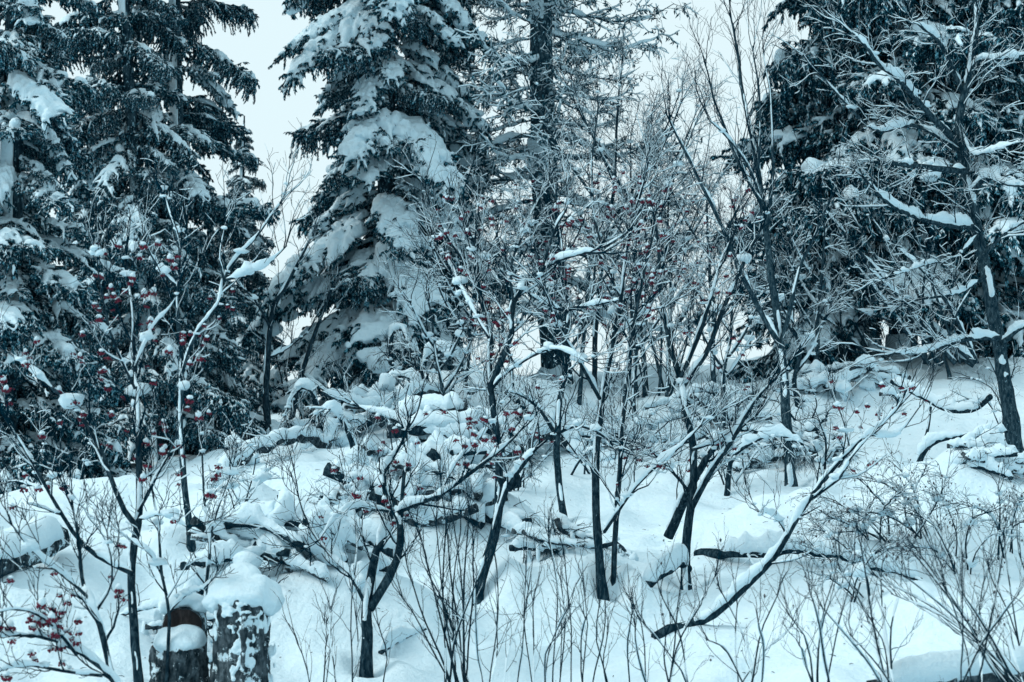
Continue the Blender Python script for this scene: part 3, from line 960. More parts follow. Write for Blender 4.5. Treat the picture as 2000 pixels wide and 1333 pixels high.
BOUGH = {}
def make_bough(kind, seed):
    rng = np.random.default_rng(seed)
    L = 1.5
    s = np.linspace(0, 1, 11)
    droop = {'laden': (.10, .72, .10), 'open': (.10, .62, .30), 'hang': (.05, .42, .18), 'skirt': (-.05, .62, .10)}[kind]
    bend = rng.normal(0, .10)
    ax = np.stack([L * s, L * bend * s ** 2, L * (droop[0] * s - droop[1] * s ** 2 + droop[2] * s ** 4)], -1)
    wood, green = MB(), MB()
    tubes(green, ax[None], np.linspace(.022, .004, 11)[None], 5, 0, False, 0, 1)
    nf = {'laden': 13, 'open': 11, 'hang': 11, 'skirt': 12}[kind]
    F, FR = [], []
    for side in (-1, 1):
        for i in range(nf):
            t = .12 + .86 * (i + rng.uniform(0, .8)) / nf
            p = np.array([np.interp(t, s, ax[:, k]) for k in range(3)])
            ln = L * (.12 + (.26 if kind == 'laden' else .30) * (1 - t) ** .7) * rng.uniform(.6, 1.2)
            a = math.radians(rng.uniform(38, 66))
            d = np.array([math.cos(a), side * math.sin(a), rng.uniform(-.1, .08)])
            dr = {'laden': .55, 'open': .40, 'hang': .5, 'skirt': .6}[kind] * rng.uniform(.6, 1.3)
            u = np.linspace(0, 1, 7)[:, None]
            c = p + d * ln * u
            c[:, 2] -= ln * dr * u[:, 0] ** 1.8
            c[:, 0] += ln * .15 * u[:, 0] ** 2
            F.append(c)
            FR.append(np.linspace(.008, .003, 7))
    F, FR = np.array(F), np.array(FR)
    tubes(green, F, FR, 3, mat=1)
    S1, S1R = spawn(rng, F, FR, 5, (.10, .30), (30, 60), -.25, -.12, .6, .002, 4, .15, 1.0, .004, .3)
    tubes(green, S1, S1R, 3, mat=1)
    allp = [(np.tile(ax, (1, 1, 1)), 200, .06), (F, 105, .066), (S1, 40, .062)]
    if kind in ('hang', 'skirt'):
        H, HR = spawn(rng, F, FR, 5, (.18, .5) if kind == 'hang' else (.12, .34), (60, 90), -1.6, -.5, .6, .002, 5, .1, 1.0, .004, .2, .06)
        tubes(green, H, HR, 3, mat=1)
        allp.append((H, 46, .055))
    bp, bd, bl = [], [], []
    for A, n, ln in allp:
        t = rng.uniform(.05, 1, (len(A), n))
        p = lerp_along(A, t).reshape(-1, 3)
        T = norm(lerp_along(tangents(A), t)).reshape(-1, 3)
        rv = rng.normal(size=T.shape)
        rv[:, 2] = -np.abs(rv[:, 2]) * .6
        dn = {'laden': (.25, 1.1), 'open': (.05, .8), 'hang': (.2, 1.2), 'skirt': (.2, 1.1)}[kind]
        d = norm(T * rng.uniform(.5, 1.0, (len(T), 1)) + rv * .42 + np.array([0, 0, -1]) * rng.uniform(*dn, (len(T), 1)))
        bp.append(p)
        bd.append(d)
        bl.append(np.full(len(p), ln) * rng.uniform(.6, 1.3, len(p)))
    bp, bd, bl = np.concatenate(bp), np.concatenate(bd), np.concatenate(bl)
    kites(green, bp, bd, bl, bl * rng.uniform(.10, .16, len(bl)), rng)
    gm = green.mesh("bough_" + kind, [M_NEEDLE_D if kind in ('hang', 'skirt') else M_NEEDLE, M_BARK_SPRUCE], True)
    # snow
    sn = MB()
    heavy = {'laden': 1.1, 'open': .6, 'hang': .45, 'skirt': .55}[kind]
    cover = {'laden': .70, 'open': .45, 'hang': .45, 'skirt': .45}[kind]
    pick = rng.random(len(F)) < cover
    FF = F[pick]
    if len(FF):
        N = 9
        Q = np.array([resample(c, N) for c in FF])
        prof = np.sin(np.linspace(.25, 1, N) ** .8 * math.pi * .97)
        nz = 1 + .45 * noise(Q * 7.0, seed)
        W = (.040 + .055 * heavy) * prof[None] * nz * rng.uniform(.7, 1.25, (len(Q), 1)) + .004
        H = (.030 + .075 * heavy) * prof[None] * nz * rng.uniform(.7, 1.3, (len(Q), 1)) + .003
        if kind in ('open', 'hang', 'skirt'):
            mk = np.clip((noise(Q * 3.0, seed + 3) + .35) * 2.5, .05, 1)
            W, H = W * mk, H * mk
        snow_sweep(sn, Q, W, H, W * 0 + .012, PROFD, 0.15, 0, .5, seed)
    pk = rng.random(len(S1)) < cover * .6
    if pk.any():
        S3 = np.array([resample(c, 6) for c in S1[pk]])
        e3 = np.array([.5, 1, 1.05, .9, .6, .05])[None] * rng.uniform(.6, 1.3, (len(S3), 1))
        snow_sweep(sn, S3, (.016 + .016 * heavy) * e3, (.016 + .022 * heavy) * e3, np.full(e3.shape, .010), PROFD, .1, 0, .5, seed)
    m = np.clip((noise(np.stack([s * 4 + seed, s * 0, s * 0], -1), seed) + (.55 if kind == 'laden' else .1)) * 2, .08, 1) * np.clip(s * 3.2 - .5, .1, 1)
    wa = (.05 + .075 * heavy) * np.sin(np.clip(s * .95 + .08, 0, 1) * math.pi) ** .5 * m
    ha = (.04 + .09 * heavy) * np.sin(np.clip(s * .95 + .06, 0, 1) * math.pi) ** .5 * m
    snow_sweep(sn, resample(ax, 21)[None], np.interp(np.linspace(0, 1, 21), s, wa)[None], np.interp(np.linspace(0, 1, 21), s, ha)[None], np.full((1, 21), .015), PROFD, 0.1, 0, .5, seed)
    if kind == 'laden':
        tt = rng.uniform(.4, .97, 9)
        cc = np.stack([np.interp(tt, s, ax[:, k]) for k in range(3)], -1) + np.stack([rng.normal(0, .06, 9), rng.normal(0, .13, 9), rng.uniform(-.05, .05, 9)], -1)
        lumps(sn, cc, np.stack([rng.uniform(.07, .16, 9), rng.uniform(.07, .15, 9), rng.uniform(.07, .13, 9)], -1), seed, .35)
    elif kind == 'open' and seed % 2:
        tt = rng.uniform(.5, .95, 2)
        cc = np.stack([np.interp(tt, s, ax[:, k]) for k in range(3)], -1) + np.array([0, 0, .03])
        lumps(sn, cc, np.stack([rng.uniform(.10, .2, 2), rng.uniform(.09, .16, 2), rng.uniform(.07, .13, 2)], -1), seed, .3)
    # dusting on single shoots
    ex = MB()
    dz = {'laden': .22, 'open': .36, 'hang': .36, 'skirt': .30}[kind]
    sel = rng.random(len(bp)) < dz
    p, d, ln = bp[sel] + np.array([0, 0, .010]), bd[sel].copy(), bl[sel] * .8
    d = norm(d + np.array([0, 0, .1]))
    side = norm(np.cross(d, np.array([0, 0, 1.0]) + rng.normal(0, .25, d.shape)))
    mid = p + d * (ln * .5)[:, None]
    wd = (ln * rng.uniform(.08, .15, len(ln)))[:, None]
    top = mid + np.array([0, 0, 1]) * wd * .5
    V = np.stack([p, mid + side * wd, p + d * ln[:, None], mid - side * wd, top], 1).reshape(-1, 3)
    b = np.arange(len(p))[:, None] * 5
    ex.add(V, None, np.concatenate([b + [0, 1, 4], b + [1, 2, 4], b + [2, 3, 4], b + [3, 0, 4]]))
    sm = remeshed(sn, "bough_snow_" + kind, M_SNOW, .018, (0, 0, 0), 1, ex)
    return gm, sm

for kind, cnt in (('laden', 7), ('open', 6), ('hang', 6), ('skirt', 4)):
    BOUGH[kind] = [make_bough(kind, 200 + 31 * i + len(kind)) for i in range(cnt)]

def make_dry(seed):
    """sparse, upswept old branch with lichen and a ridge of snow"""
    rng = np.random.default_rng(seed)
    L = 1.8
    s = np.linspace(0, 1, 13)
    ax = np.stack([L * s, L * rng.normal(0, .08) * s ** 2 + .02 * rng.normal(size=13), L * (-.05 * s - .22 * s ** 2 + .40 * s ** 4) + .012 * rng.normal(size=13)], -1)
    r = np.linspace(.024, .005, 13)
    g, sn = MB(), MB()
    tubes(g, ax[None], r[None], 6, .15, False, seed)
    B, BR = spawn(rng, ax[None], r[None], 16, (.3, .8), (35, 65), -.12, .07, .5, .0035, 6, .18, 1, .01, .5, .2)
    B[:, :, 2] = B[:, :1, 2] + (B[:, :, 2] - B[:, :1, 2]) * .55
    C, CR = spawn(rng, B, BR, 5, (.1, .34), (30, 70), -.2, -.05, .6, .003, 4, .15, 1, .005, .4, .25)
    tubes(g, B, BR, 4)
    tubes(g, C, CR, 3)
    for A, n in ((B, 6), (C, 4)):
        t = rng.uniform(0, 1, (len(A), n))
        p = lerp_along(A, t).reshape(-1, 3)
        p = p[rng.random(len(p)) < .55]
        d = norm(rng.normal(size=p.shape) * .7 + np.array([0, 0, -.7]))
        ln = rng.uniform(.03, .11, len(p))
        kites(g, p, d, ln, ln * .13, rng, 1)
    q = resample(ax, 25)
    rr = np.interp(np.linspace(0, 1, 25), s, r)
    mk = np.clip((noise(np.stack([np.linspace(0, 8, 25) + seed, np.zeros(25), np.zeros(25)], -1), seed) + .55) * 2.2, .05, 1) * np.sin(np.clip(np.linspace(.05, 1.0, 25), 0, 1) * math.pi) ** .4
    snow_sweep(sn, q[None], ((rr * 1.1 + .018) * mk)[None], ((.028 + rr * 2.0) * mk)[None], (rr * .6)[None], PROF7, .1, 0, .4, seed)
    for A, AR in ((B, BR), (C, CR)):
        m2 = np.clip((noise(A * 5, seed) + .35) * 2, .05, 1)
        snow_sweep(sn, A, (AR * 1.15 + .006) * m2, (AR * 2.0 + .010) * m2, AR * .6, PROF4, .1)
    return g.mesh("dry_branch", [M_BARK_SPRUCE, M_LICHEN]), sn.mesh("dry_branch_snow", M_SNOW)
BOUGH['dry'] = [make_dry(300 + i) for i in range(7)]
BOUGH_LEN = {'laden': 1.5, 'open': 1.5, 'hang': 1.5, 'skirt': 1.5, 'dry': 1.8}

def spruce(label, base, top_lean, H, rmax, mix, seed, trunk_r=.17, z0=.6, dens=1.0, power=.7, taper_low=.0, snowside=.5, name="spruce_tree", zmax_dense=11.5, len_var=(.75, 1.15), pitch=(-6, 8), clear=(), front=None):
    """base: world point; mix: list of (z fraction limit, [kinds])"""
    rng = np.random.default_rng(seed)
    root = thing(name, label, "tree", base)
    n = 40
    zz = np.linspace(-.3, H, n)
    path = np.stack([top_lean[0] * (zz / H) + .03 * np.sin(zz * .8 + seed), top_lean[1] * (zz / H), zz], -1)
    r = trunk_r * (1 - np.clip(zz, 0, H) / H) ** .8 + .012
    r[0] *= 1.25
    wood, sn = MB(), MB()
    tubes(wood, path[None], r[None], 12, .08, False, seed)
    tr = link("trunk", wood.mesh("spruce_trunk", M_BARK_SPRUCE), root)
    q = resample(path, 160)
    rr = np.interp(q[:, 2], zz, r)
    mk = np.clip((fbm(np.stack([q[:, 2] * 1.1, q[:, 2] * 0 + seed, q[:, 2] * 0], -1), 3, seed) + snowside - .2) * 2.2, .0, 1)
    snow_sweep(sn, q[None], (rr * (.2 + .78 * mk))[None], (rr * .30 * mk)[None], (rr * (.3 + .5 * mk))[None], PROF7, 1.0, 0, .3, seed)
    link("snow", sn.mesh("trunk_snow", M_SNOW), tr)
    z = z0
    az = rng.uniform(0, 6.28)
    while z < H - .3:
        f = z / H
        nb = int(round(rng.uniform(3.2, 5.2) * (1.0 if z < zmax_dense else .7)))
        for i in range(nb):
            kinds = [k for lim, k in mix if f <= lim][0]
            kind = kinds[int(rng.integers(len(kinds)))]
            a = az + i * 2 * math.pi / nb + rng.normal(0, .25)
            if front and math.sin(a) < front[1] and f > .05 and rng.random() < front[2]:
                kind = front[0]
            ln = rmax * (1 - f) ** power * rng.uniform(*len_var) * (1 - taper_low * max(0, 1 - z / 2.5))
            zi = z + rng.uniform(-.12, .12)
            skip = False
            for (za, zb, a0, a1) in clear:
                if za < zi < zb and a0 < (a % (2 * math.pi)) < a1:
                    skip = True
            if skip or ln < .15:
                continue
            g, s = BOUGH[kind][int(rng.integers(len(BOUGH[kind])))]
            o = link("bough", g, root)
            px = np.interp(zi, zz, path[:, 0]), np.interp(zi, zz, path[:, 1])
            o.location = (px[0], px[1], zi)
            o.rotation_euler = (rng.normal(0, .06), -math.radians(rng.uniform(*pitch)), a)
            sc = ln / BOUGH_LEN[kind]
            wsc = sc * (1.0 if sc > .8 else (.8 / sc) ** .35)
            o.scale = (sc, wsc * (1 if rng.random() < .5 else -1), wsc)
            link("snow", s, o)
        az += rng.uniform(.5, 1.2)
        z += rng.uniform(.20, .34) / dens * (1.0 if z < zmax_dense else 1.6)
    return root

def base_at(px, d, dz=0.0):
    p = P(px, 900, d)
    return on_ground(p[0], d, dz)

ALL = 9.0
spruce("snow-laden spruce with heavy white clumps on its drooping boughs, left of the old sparse conifer", base_at(748, 30.0), (.05, 0), 17, 2.05, [(.07, ['skirt', 'laden']), (ALL, ['open', 'laden', 'hang'])], 501, .15, .45, .95, .5, len_var=(.45, 1.08), front=('laden', .1, .8), pitch=(-14, 6))
spruce("tall spruce filling the left edge with round snow clumps", base_at(5, 21.5), (.1, .2), 13, 1.45, [(.2, ['open', 'skirt']), (ALL, ['laden', 'open', 'hang', 'open'])], 502, .14, .7, .92, .6, len_var=(.5, 1.15), pitch=(-22, 8))
spruce("thin spruce with leaning snow-plastered trunk near the left edge", base_at(305, 26.5), (-1.2, .2), 15, 1.3, [(.30, ['skirt', 'hang']), (ALL, ['hang', 'open', 'hang'])], 503, .095, .8, .72, .5, snowside=.75, len_var=(.4, 1.2), clear=[(4.6, 8.5, 4.2, 5.2)], pitch=(-24, 12))
spruce("spruce with straight snowy trunk and spiky outer boughs beside the gap of sky", base_at(375, 27.5), (-.75, .1), 15, 1.6, [(.25, ['skirt', 'hang']), (.40, ['open', 'hang', 'laden']), (ALL, ['hang', 'open'])], 504, .105, .6, .74, .5, snowside=.75, len_var=(.4, 1.2), clear=[(4.6, 8.5, 4.2, 5.2)], pitch=(-22, 12))
spruce("dark spruce half hidden behind the snow-laden spruce", base_at(470, 33.0), (0, 0), 5.4, 1.15, [(.5, ['skirt', 'hang']), (ALL, ['open', 'hang'])], 505, .10, .4, 1.0, .7, pitch=(-20, 8))
spruce("spruce half hidden in the dark stand at left", base_at(165, 29.0), (0, 0), 6.8, 1.5, [(.4, ['skirt', 'hang']), (ALL, ['open', 'hang', 'laden'])], 506, .11, .4, 1.1, .7, pitch=(-20, 8), len_var=(.5, 1.15))
spruce("huge dark spruce with hanging curtains of twigs behind the big bare tree", base_at(1770, 32.5), (.1, 0), 18, 3.0, [(.06, ['skirt']), (ALL, ['hang', 'hang', 'open', 'open', 'laden'])], 507, .24, 1.3, .85, .45, pitch=(-16, 8))
spruce("tall dark spruce reaching out of the right edge of the picture", base_at(2010, 34.0), (0, 0), 17, 2.4, [(.1, ['skirt']), (ALL, ['hang', 'open', 'laden'])], 508, .22, .7, .85, .5, pitch=(-16, 8))
spruce("low drooping young spruce on the bank under the dark spruce", base_at(1672, 32.0), (0, 0), 1.7, .7, [(.5, ['skirt']), (ALL, ['hang'])], 509, .05, .15, 1.6, .8)
spruce("dark spruce crown showing between the snow-laden spruce and the old conifer", base_at(855, 33.5), (0, 0), 16, 1.1, [(ALL, ['hang', 'open'])], 510, .12, 4.0, .6, .5, pitch=(-16, 8))
spruce("old sparse conifer with thick mottled trunk and upswept dry branches", base_at(1085, 31.0), (-.75, 0), 18, 2.6, [(ALL, ['dry'])], 511, .24, 1.3, .78, .3, name="old_conifer", snowside=.12, len_var=(.5, 1.1), pitch=(-12, 10))

# ------------------------------------------------------------------ stumps
def snow_part(parent, C, S, seed, voxel=.014, amp=.25, it=4, name="snow"):
    mb = MB()
    lumps(mb, C, S, seed, amp, ICO3)
    return link(name, remeshed(mb, "snow_cap", M_SNOW, voxel, (0, 0, 0), it), parent)

def stump(name, label, px, py_top, py_base, wpx, d, seed, jag=.06, wood_top=False):
    """an upright broken trunk: bark wall with a ragged rim and a torn wood top"""
    rng = np.random.default_rng(seed)
    r = wpx / 2 * d / FPX
    c = P(px, py_base, d)
    base = on_ground(c[0], d)
    top = P(px, py_top, d)[2] - base[2]
    root = thing(name, label, "stump", base)
    na, nz = 96, 60
    a = np.arange(na) / na * 2 * math.pi
    z = np.linspace(-.15, 1, nz)
    A, Zz = np.meshgrid(a, z)
    q = np.stack([np.cos(A) * 1.3, np.sin(A) * 1.3, Zz * 1.0], -1)
    fl = 1 + .28 * np.clip(1 - Zz * 2.2, 0, 1) ** 1.5 - .10 * Zz
    R = r * fl * (1 + .24 * fbm(q * 1.1, 2, seed) + .12 * noise(np.stack([np.cos(A) * 6, np.sin(A) * 6, Zz * 1.6], -1), seed) + .06 * noise(np.stack([np.cos(A) * 11, np.sin(A) * 11, Zz * 9], -1), seed) + .04 * noise(np.stack([np.cos(A) * 20, np.sin(A) * 20, Zz * 22], -1), seed))
    rim = top * (1 + jag * noise(np.stack([np.cos(a) * 3, np.sin(a) * 3, a * 0], -1), seed + 1) + jag * .5 * noise(np.stack([np.cos(a) * 9, np.sin(a) * 9, a * 0], -1), seed + 2))
    V = np.stack([np.cos(A) * R, np.sin(A) * R, Zz * rim[None]], -1)
    V[0, :, 2] = -.15
    mb = MB()
    idx = np.arange(na * nz).reshape(nz, na)
    mb.add(V, np.stack([idx[:-1], np.roll(idx[:-1], -1, 1), np.roll(idx[1:], -1, 1), idx[1:]], -1).reshape(-1, 4))
    link("bark", mb.mesh("stump_bark", M_BARK_STUMP), root)
    mt = MB()
    inner = V[-1] * [.93, .93, .96]
    cen = np.array([[0, 0, top * .86]])
    ii = np.arange(na)
    mt.add(np.concatenate([V[-1], inner, cen]), np.stack([ii, np.roll(ii, -1), na + np.roll(ii, -1), na + ii], -1), np.stack([na + ii, na + np.roll(ii, -1), np.full(na, 2 * na)], -1))
    link("torn_top", mt.mesh("stump_top", M_WOOD), root)
    rg2 = np.random.default_rng(seed + 5)
    aa = rg2.uniform(math.pi, 2 * math.pi, 9)
    snow_part(root, np.stack([np.cos(aa) * r * 1.35, np.sin(aa) * r * 1.25, rg2.uniform(-.05, .03, 9)], -1), np.stack([rg2.uniform(.5, .9, 9) * r, rg2.uniform(.4, .7, 9) * r, rg2.uniform(.3, .6, 9) * r], -1), seed + 9)
    return root, r, top, base

root, r, top, base = stump("tree_stump", "thick mossy stump with domed snow cap and snow plastered on its bark", 472, 1172, 1345, 108, 10.9, 71)
snow_part(root, [(0, 0, top + .02), (-.07, .03, top + .05), (.06, .02, top + .06), (-.02, .10, top + .11), (-.13, .0, top - .01), (.14, .02, top - .02), (.02, -.10, top + .01)],
          [(.19, .18, .09), (.14, .14, .09), (.14, .13, .08), (.12, .12, .09), (.09, .10, .07), (.09, .11, .08), (.14, .08, .06)], 5)
rg = np.random.default_rng(8)
cc, ss = [], []
for (fx, fz, sx, sz) in ((-.5, .88, .05, .07), (.25, .9, .06, .05), (.62, .75, .045, .10), (.1, .60, .07, .05), (.3, .48, .06, .09), (.05, .52, .05, .04), (-.15, .30, .045, .07), (.55, .58, .04, .06), (.8, .2, .05, .11), (-.05, .74, .03, .05), (.45, .33, .03, .04), (-.7, .7, .03, .05), (.9, .45, .03, .08), (-.25, .95, .05, .03), (.75, .05, .07, .07)):
    y = -math.sqrt(max(.02, 1 - fx * fx))
    for _ in range(7):
        ox, oz = rg.normal(0, .022), rg.normal(0, .032)
        fy = -math.sqrt(max(.02, 1 - min(1, abs(r * fx + ox) / r) ** 2))
        cc.append((r * fx * 1.04 + ox, r * fy * 1.03, top * fz + oz))
        ss.append((sx * rg.uniform(.12, .5), .014, sz * rg.uniform(.15, .45)))
snow_part(root, cc, ss, 6, .006, .6, 1)

# stump with a felling notch: low bark block, snow on its step, arched slab of torn wood behind
root, r, top, base = stump("notched_stump", "low stump with a step of snow and an arched slab of brown torn wood", 352, 1262, 1345, 100, 11.0, 72, .05)
snow_part(root, [(0, -.02, top + .02), (.05, .0, top + .05), (-.06, 0, top + .05)], [(.15, .14, .07), (.10, .11, .07), (.09, .10, .06)], 7)
u = np.linspace(0, math.pi, 25)
arch = np.stack([-.125 * np.cos(u), .13 * np.sin(u) ** .7], -1)
zt = top + .09
mb = MB()
rows = []
for k, y in enumerate((.05, .09, .17, .22)):
    sc = (.90, 1.0, 1.0, .85)[k]
    rows.append(np.stack([arch[:, 0] * sc, np.full(25, y) + .012 * noise(np.stack([arch[:, 0] * 30, arch[:, 1] * 30, np.full(25, y)], -1), 4), zt + arch[:, 1] * sc + .006 * noise(np.stack([u * 9, u * 0, np.full(25, y)], -1), 3)], -1))
V = np.array(rows)
idx = np.arange(100).reshape(4, 25)
mb.add(V, np.stack([idx[:-1, :-1], idx[:-1, 1:], idx[1:, 1:], idx[1:, :-1]], -1).reshape(-1, 4))
low = V[:, [0, -1]].copy()
low[..., 2] = 0
mb.add(np.concatenate([V[:, 0], low[:, 0]]), [[0, 1, 5, 4], [1, 2, 6, 5], [2, 3, 7, 6]])
mb.add(np.concatenate([V[:, -1], low[:, 1]]), [[0, 1, 5, 4], [1, 2, 6, 5], [2, 3, 7, 6]])
link("bark_slab", mb.mesh("bark_slab", M_BARK_STUMP), root)
mb = MB()
g = np.linspace(0, 1, 10)
F_ = np.array([[(x * s_, .052 + .03 * (1 - s_) + .008 * noise(np.array([x * 40, s_ * 4, 1.0]), 2), (zt + z_ * s_) if s_ > 0 else zt) for (x, z_) in arch * .90] for s_ in g])
F_[:, :, 2] = zt - .12 + (F_[:, :, 2] - zt + .12)
idx = np.arange(250).reshape(10, 25)
mb.add(F_, np.stack([idx[:-1, :-1], idx[:-1, 1:], idx[1:, 1:], idx[1:, :-1]], -1).reshape(-1, 4))
link("torn_face", mb.mesh("torn_face", M_WOOD), root)
snow_part(root, [(0, .14, zt + .165), (-.08, .14, zt + .12), (.09, .15, zt + .13), (0, .25, zt + .12)], [(.11, .11, .05), (.08, .10, .05), (.08, .10, .05), (.15, .12, .06)], 8)

dS = Gd(462, 905)
root, r, top, base = stump("hollow_stump", "small rotten stump with leaning snow hat at the edge of the tree shade", 462, 872, 912, 44, dS, 73, .15)
snow_part(root, [(0, 0, top + .02), (-.04, 0, top + .06), (.06, .02, top - .02)], [(.15, .12, .06), (.08, .09, .06), (.08, .09, .07)], 9)

# ------------------------------------------------------------------ logs and fallen branches
def log(name, label, pts, w, d0, d1, seed, snow=1.0, cat="log", lift=0.0, bark=None, group=None, twigs=0, lie=False, snow_h=None):
    """fallen wood; pts in pixels; lie: keep it on the ground"""
    rng = np.random.default_rng(seed)
    pp = np.asarray(pts, float)
    t = np.linspace(0, 1, len(pp))
    q = np.array([P(a, b, d0 + (d1 - d0) * k) for (a, b), k in zip(pp, t)])
    n = int(np.clip(np.linalg.norm(np.diff(q, axis=0), axis=1).sum() / .07, 8, 60))
    q = resample(q, n)
    if lie:
        q[:, 2] = np.maximum(q[:, 2], height(q[:, 0], q[:, 1]) + lift * np.sin(np.linspace(0.0, 2.4, n)) - .03)
    r = np.linspace(w[0], w[1], n) / 2 * (d0 + d1) / 2 / FPX
    base = q[0].copy()
    root = thing(name, label, cat, base, group)
    wood, sn = limb_meshes(q, r, rng, bark or M_BARK, snow, 10, base, True, .16, seed, .12, .5)
    link("wood", wood.mesh("log_wood", bark or M_BARK, True, base), root)
    if snow_h:
        sn = MB()
        q2 = resample(q, n * 2)
        rr = np.interp(np.linspace(0, 1, n * 2), np.linspace(0, 1, n), r)
        e = np.sin(np.clip(np.minimum(np.arange(n * 2), n * 2 - 1 - np.arange(n * 2)) / 4, .02, 1) * math.pi / 2)
        nz = 1 + .3 * noise(q2 * 4, seed)
        snow_sweep(sn, q2[None], (rr * 1.15 * e)[None], (snow_h * e * nz)[None], (rr * .45)[None], PROF7, .1, 0, .3, seed)
    if sn.n:
        link("snow", sn.mesh("log_snow", M_SNOW, True, base), root)
    if twigs:
        C, R = spawn(rng, q[None], r[None], twigs, (.2, .5), (40, 80), -.2, -.12, .4, .003, 6, .1, 1, .006)
        D, DR = spawn(rng, C, R, 5, (.08, .22), (30, 70), -.3, -.1, .6, .002, 4, .1, 1, .003)
        mb = MB()
        tubes(mb, C, R, 4)
        tubes(mb, D, DR, 3)
        o = link("twigs", mb.mesh("log_twigs", M_TWIG, True, base), root)
        o['kind'] = 'stuff'
        sm_ = MB()
        snow_sweep(sm_, C, R * 1.3 + .004, R * 1.5 + .008, R * .6, PROF7, .1)
        snow_sweep(sm_, D, R[0, 0] * .6 + DR * .5, DR * 1.5 + .004, DR * .6, PROF4, .1)
        so = link("snow", sm_.mesh("log_twig_snow", M_SNOW, True, base), o)
        so['kind'] = 'stuff'
    return root

log("log", "thick log under deep snow at the left edge, its cut end bristling with twigs", [(-40, 1110), (40, 1085), (115, 1050)], (62, 56), 12.6, 13.6, 81, 1, bark=M_BARK_STUMP, snow_h=.16)
log("log", "long snow-covered beam lying along the edge of the tree shade", [(400, 965), (480, 935), (560, 905), (640, 868)], (26, 20), 18.6, 22.0, 82, 1, bark=M_BARK_STUMP, snow_h=.10, twigs=6, lie=True, lift=.2)
log("log", "short cut log slanting out of the snow below the V-forked rowan", [(1258, 1188), (1300, 1160), (1345, 1118)], (24, 18), 15.2, 16.0, 83, 1, snow_h=.12, lie=True, lift=.22)
log("bent_branch", "arched fallen branch with a ridge of snow behind the leaning rowan stem", [(1362, 1108), (1400, 1086), (1450, 1080), (1540, 1086), (1640, 1110), (1720, 1140), (1800, 1150)], (22, 10), 17.0, 16.0, 84, 1.4, "branch", twigs=4, lie=True, lift=.16)
log("stick", "bare stick poking up from the snow right of the forked young rowan", [(742, 1276), (780, 1250), (832, 1230)], (10, 7), 12.6, 12.9, 85, 1.3, "branch")
log("log", "dark wet log along the bottom right corner under snow", [(1700, 1352), (1850, 1325), (2040, 1305)], (44, 44), 9.3, 9.6, 86, 1, bark=M_BARK_STUMP, snow_h=.10)
log("rotten_log", "dark hollow log under a snow roof behind the leaning rowan", [(960, 905), (1010, 868), (1085, 838)], (44, 36), 22.3, 23.0, 87, 1, bark=M_BARK_STUMP, snow_h=.14, twigs=6)
log("broken_post", "short broken post standing in the snow above the brush heap", [(556, 1020), (550, 995), (545, 968)], (11, 9), 16.4, 16.5, 88, .6, "branch")
log("bent_branch", "hooked snowy branch standing up from the hump at right", [(1788, 930), (1800, 890), (1830, 862), (1890, 850)], (14, 7), 21.5, 21.4, 89, 1.3, "branch")
log("bent_branch", "low arched branch with snow lumps beside the big bare tree", [(1845, 900), (1900, 872), (1950, 900), (1990, 945)], (12, 7), 21.0, 20.8, 90, 1.3, "branch", twigs=6)
log("log", "mossy snow-topped log sloping down to the right edge", [(1905, 925), (1950, 950), (2040, 985)], (30, 34), 20.4, 20.0, 91, 1, bark=M_BARK_STUMP, snow_h=.12, twigs=6)
log("fallen_branch", "branch hanging low over the snowy bank left of the big bare tree", [(1740, 745), (1800, 775), (1850, 800), (1900, 800), (1935, 775)], (8, 12), 24.5, 23.5, 92, 1.5, "branch", twigs=7)
log("stick", "thin upright snowy stick on the bank left of the big bare tree", [(1800, 880), (1812, 840), (1818, 795)], (7, 5), 23.5, 23.6, 93, 1.0, "branch")

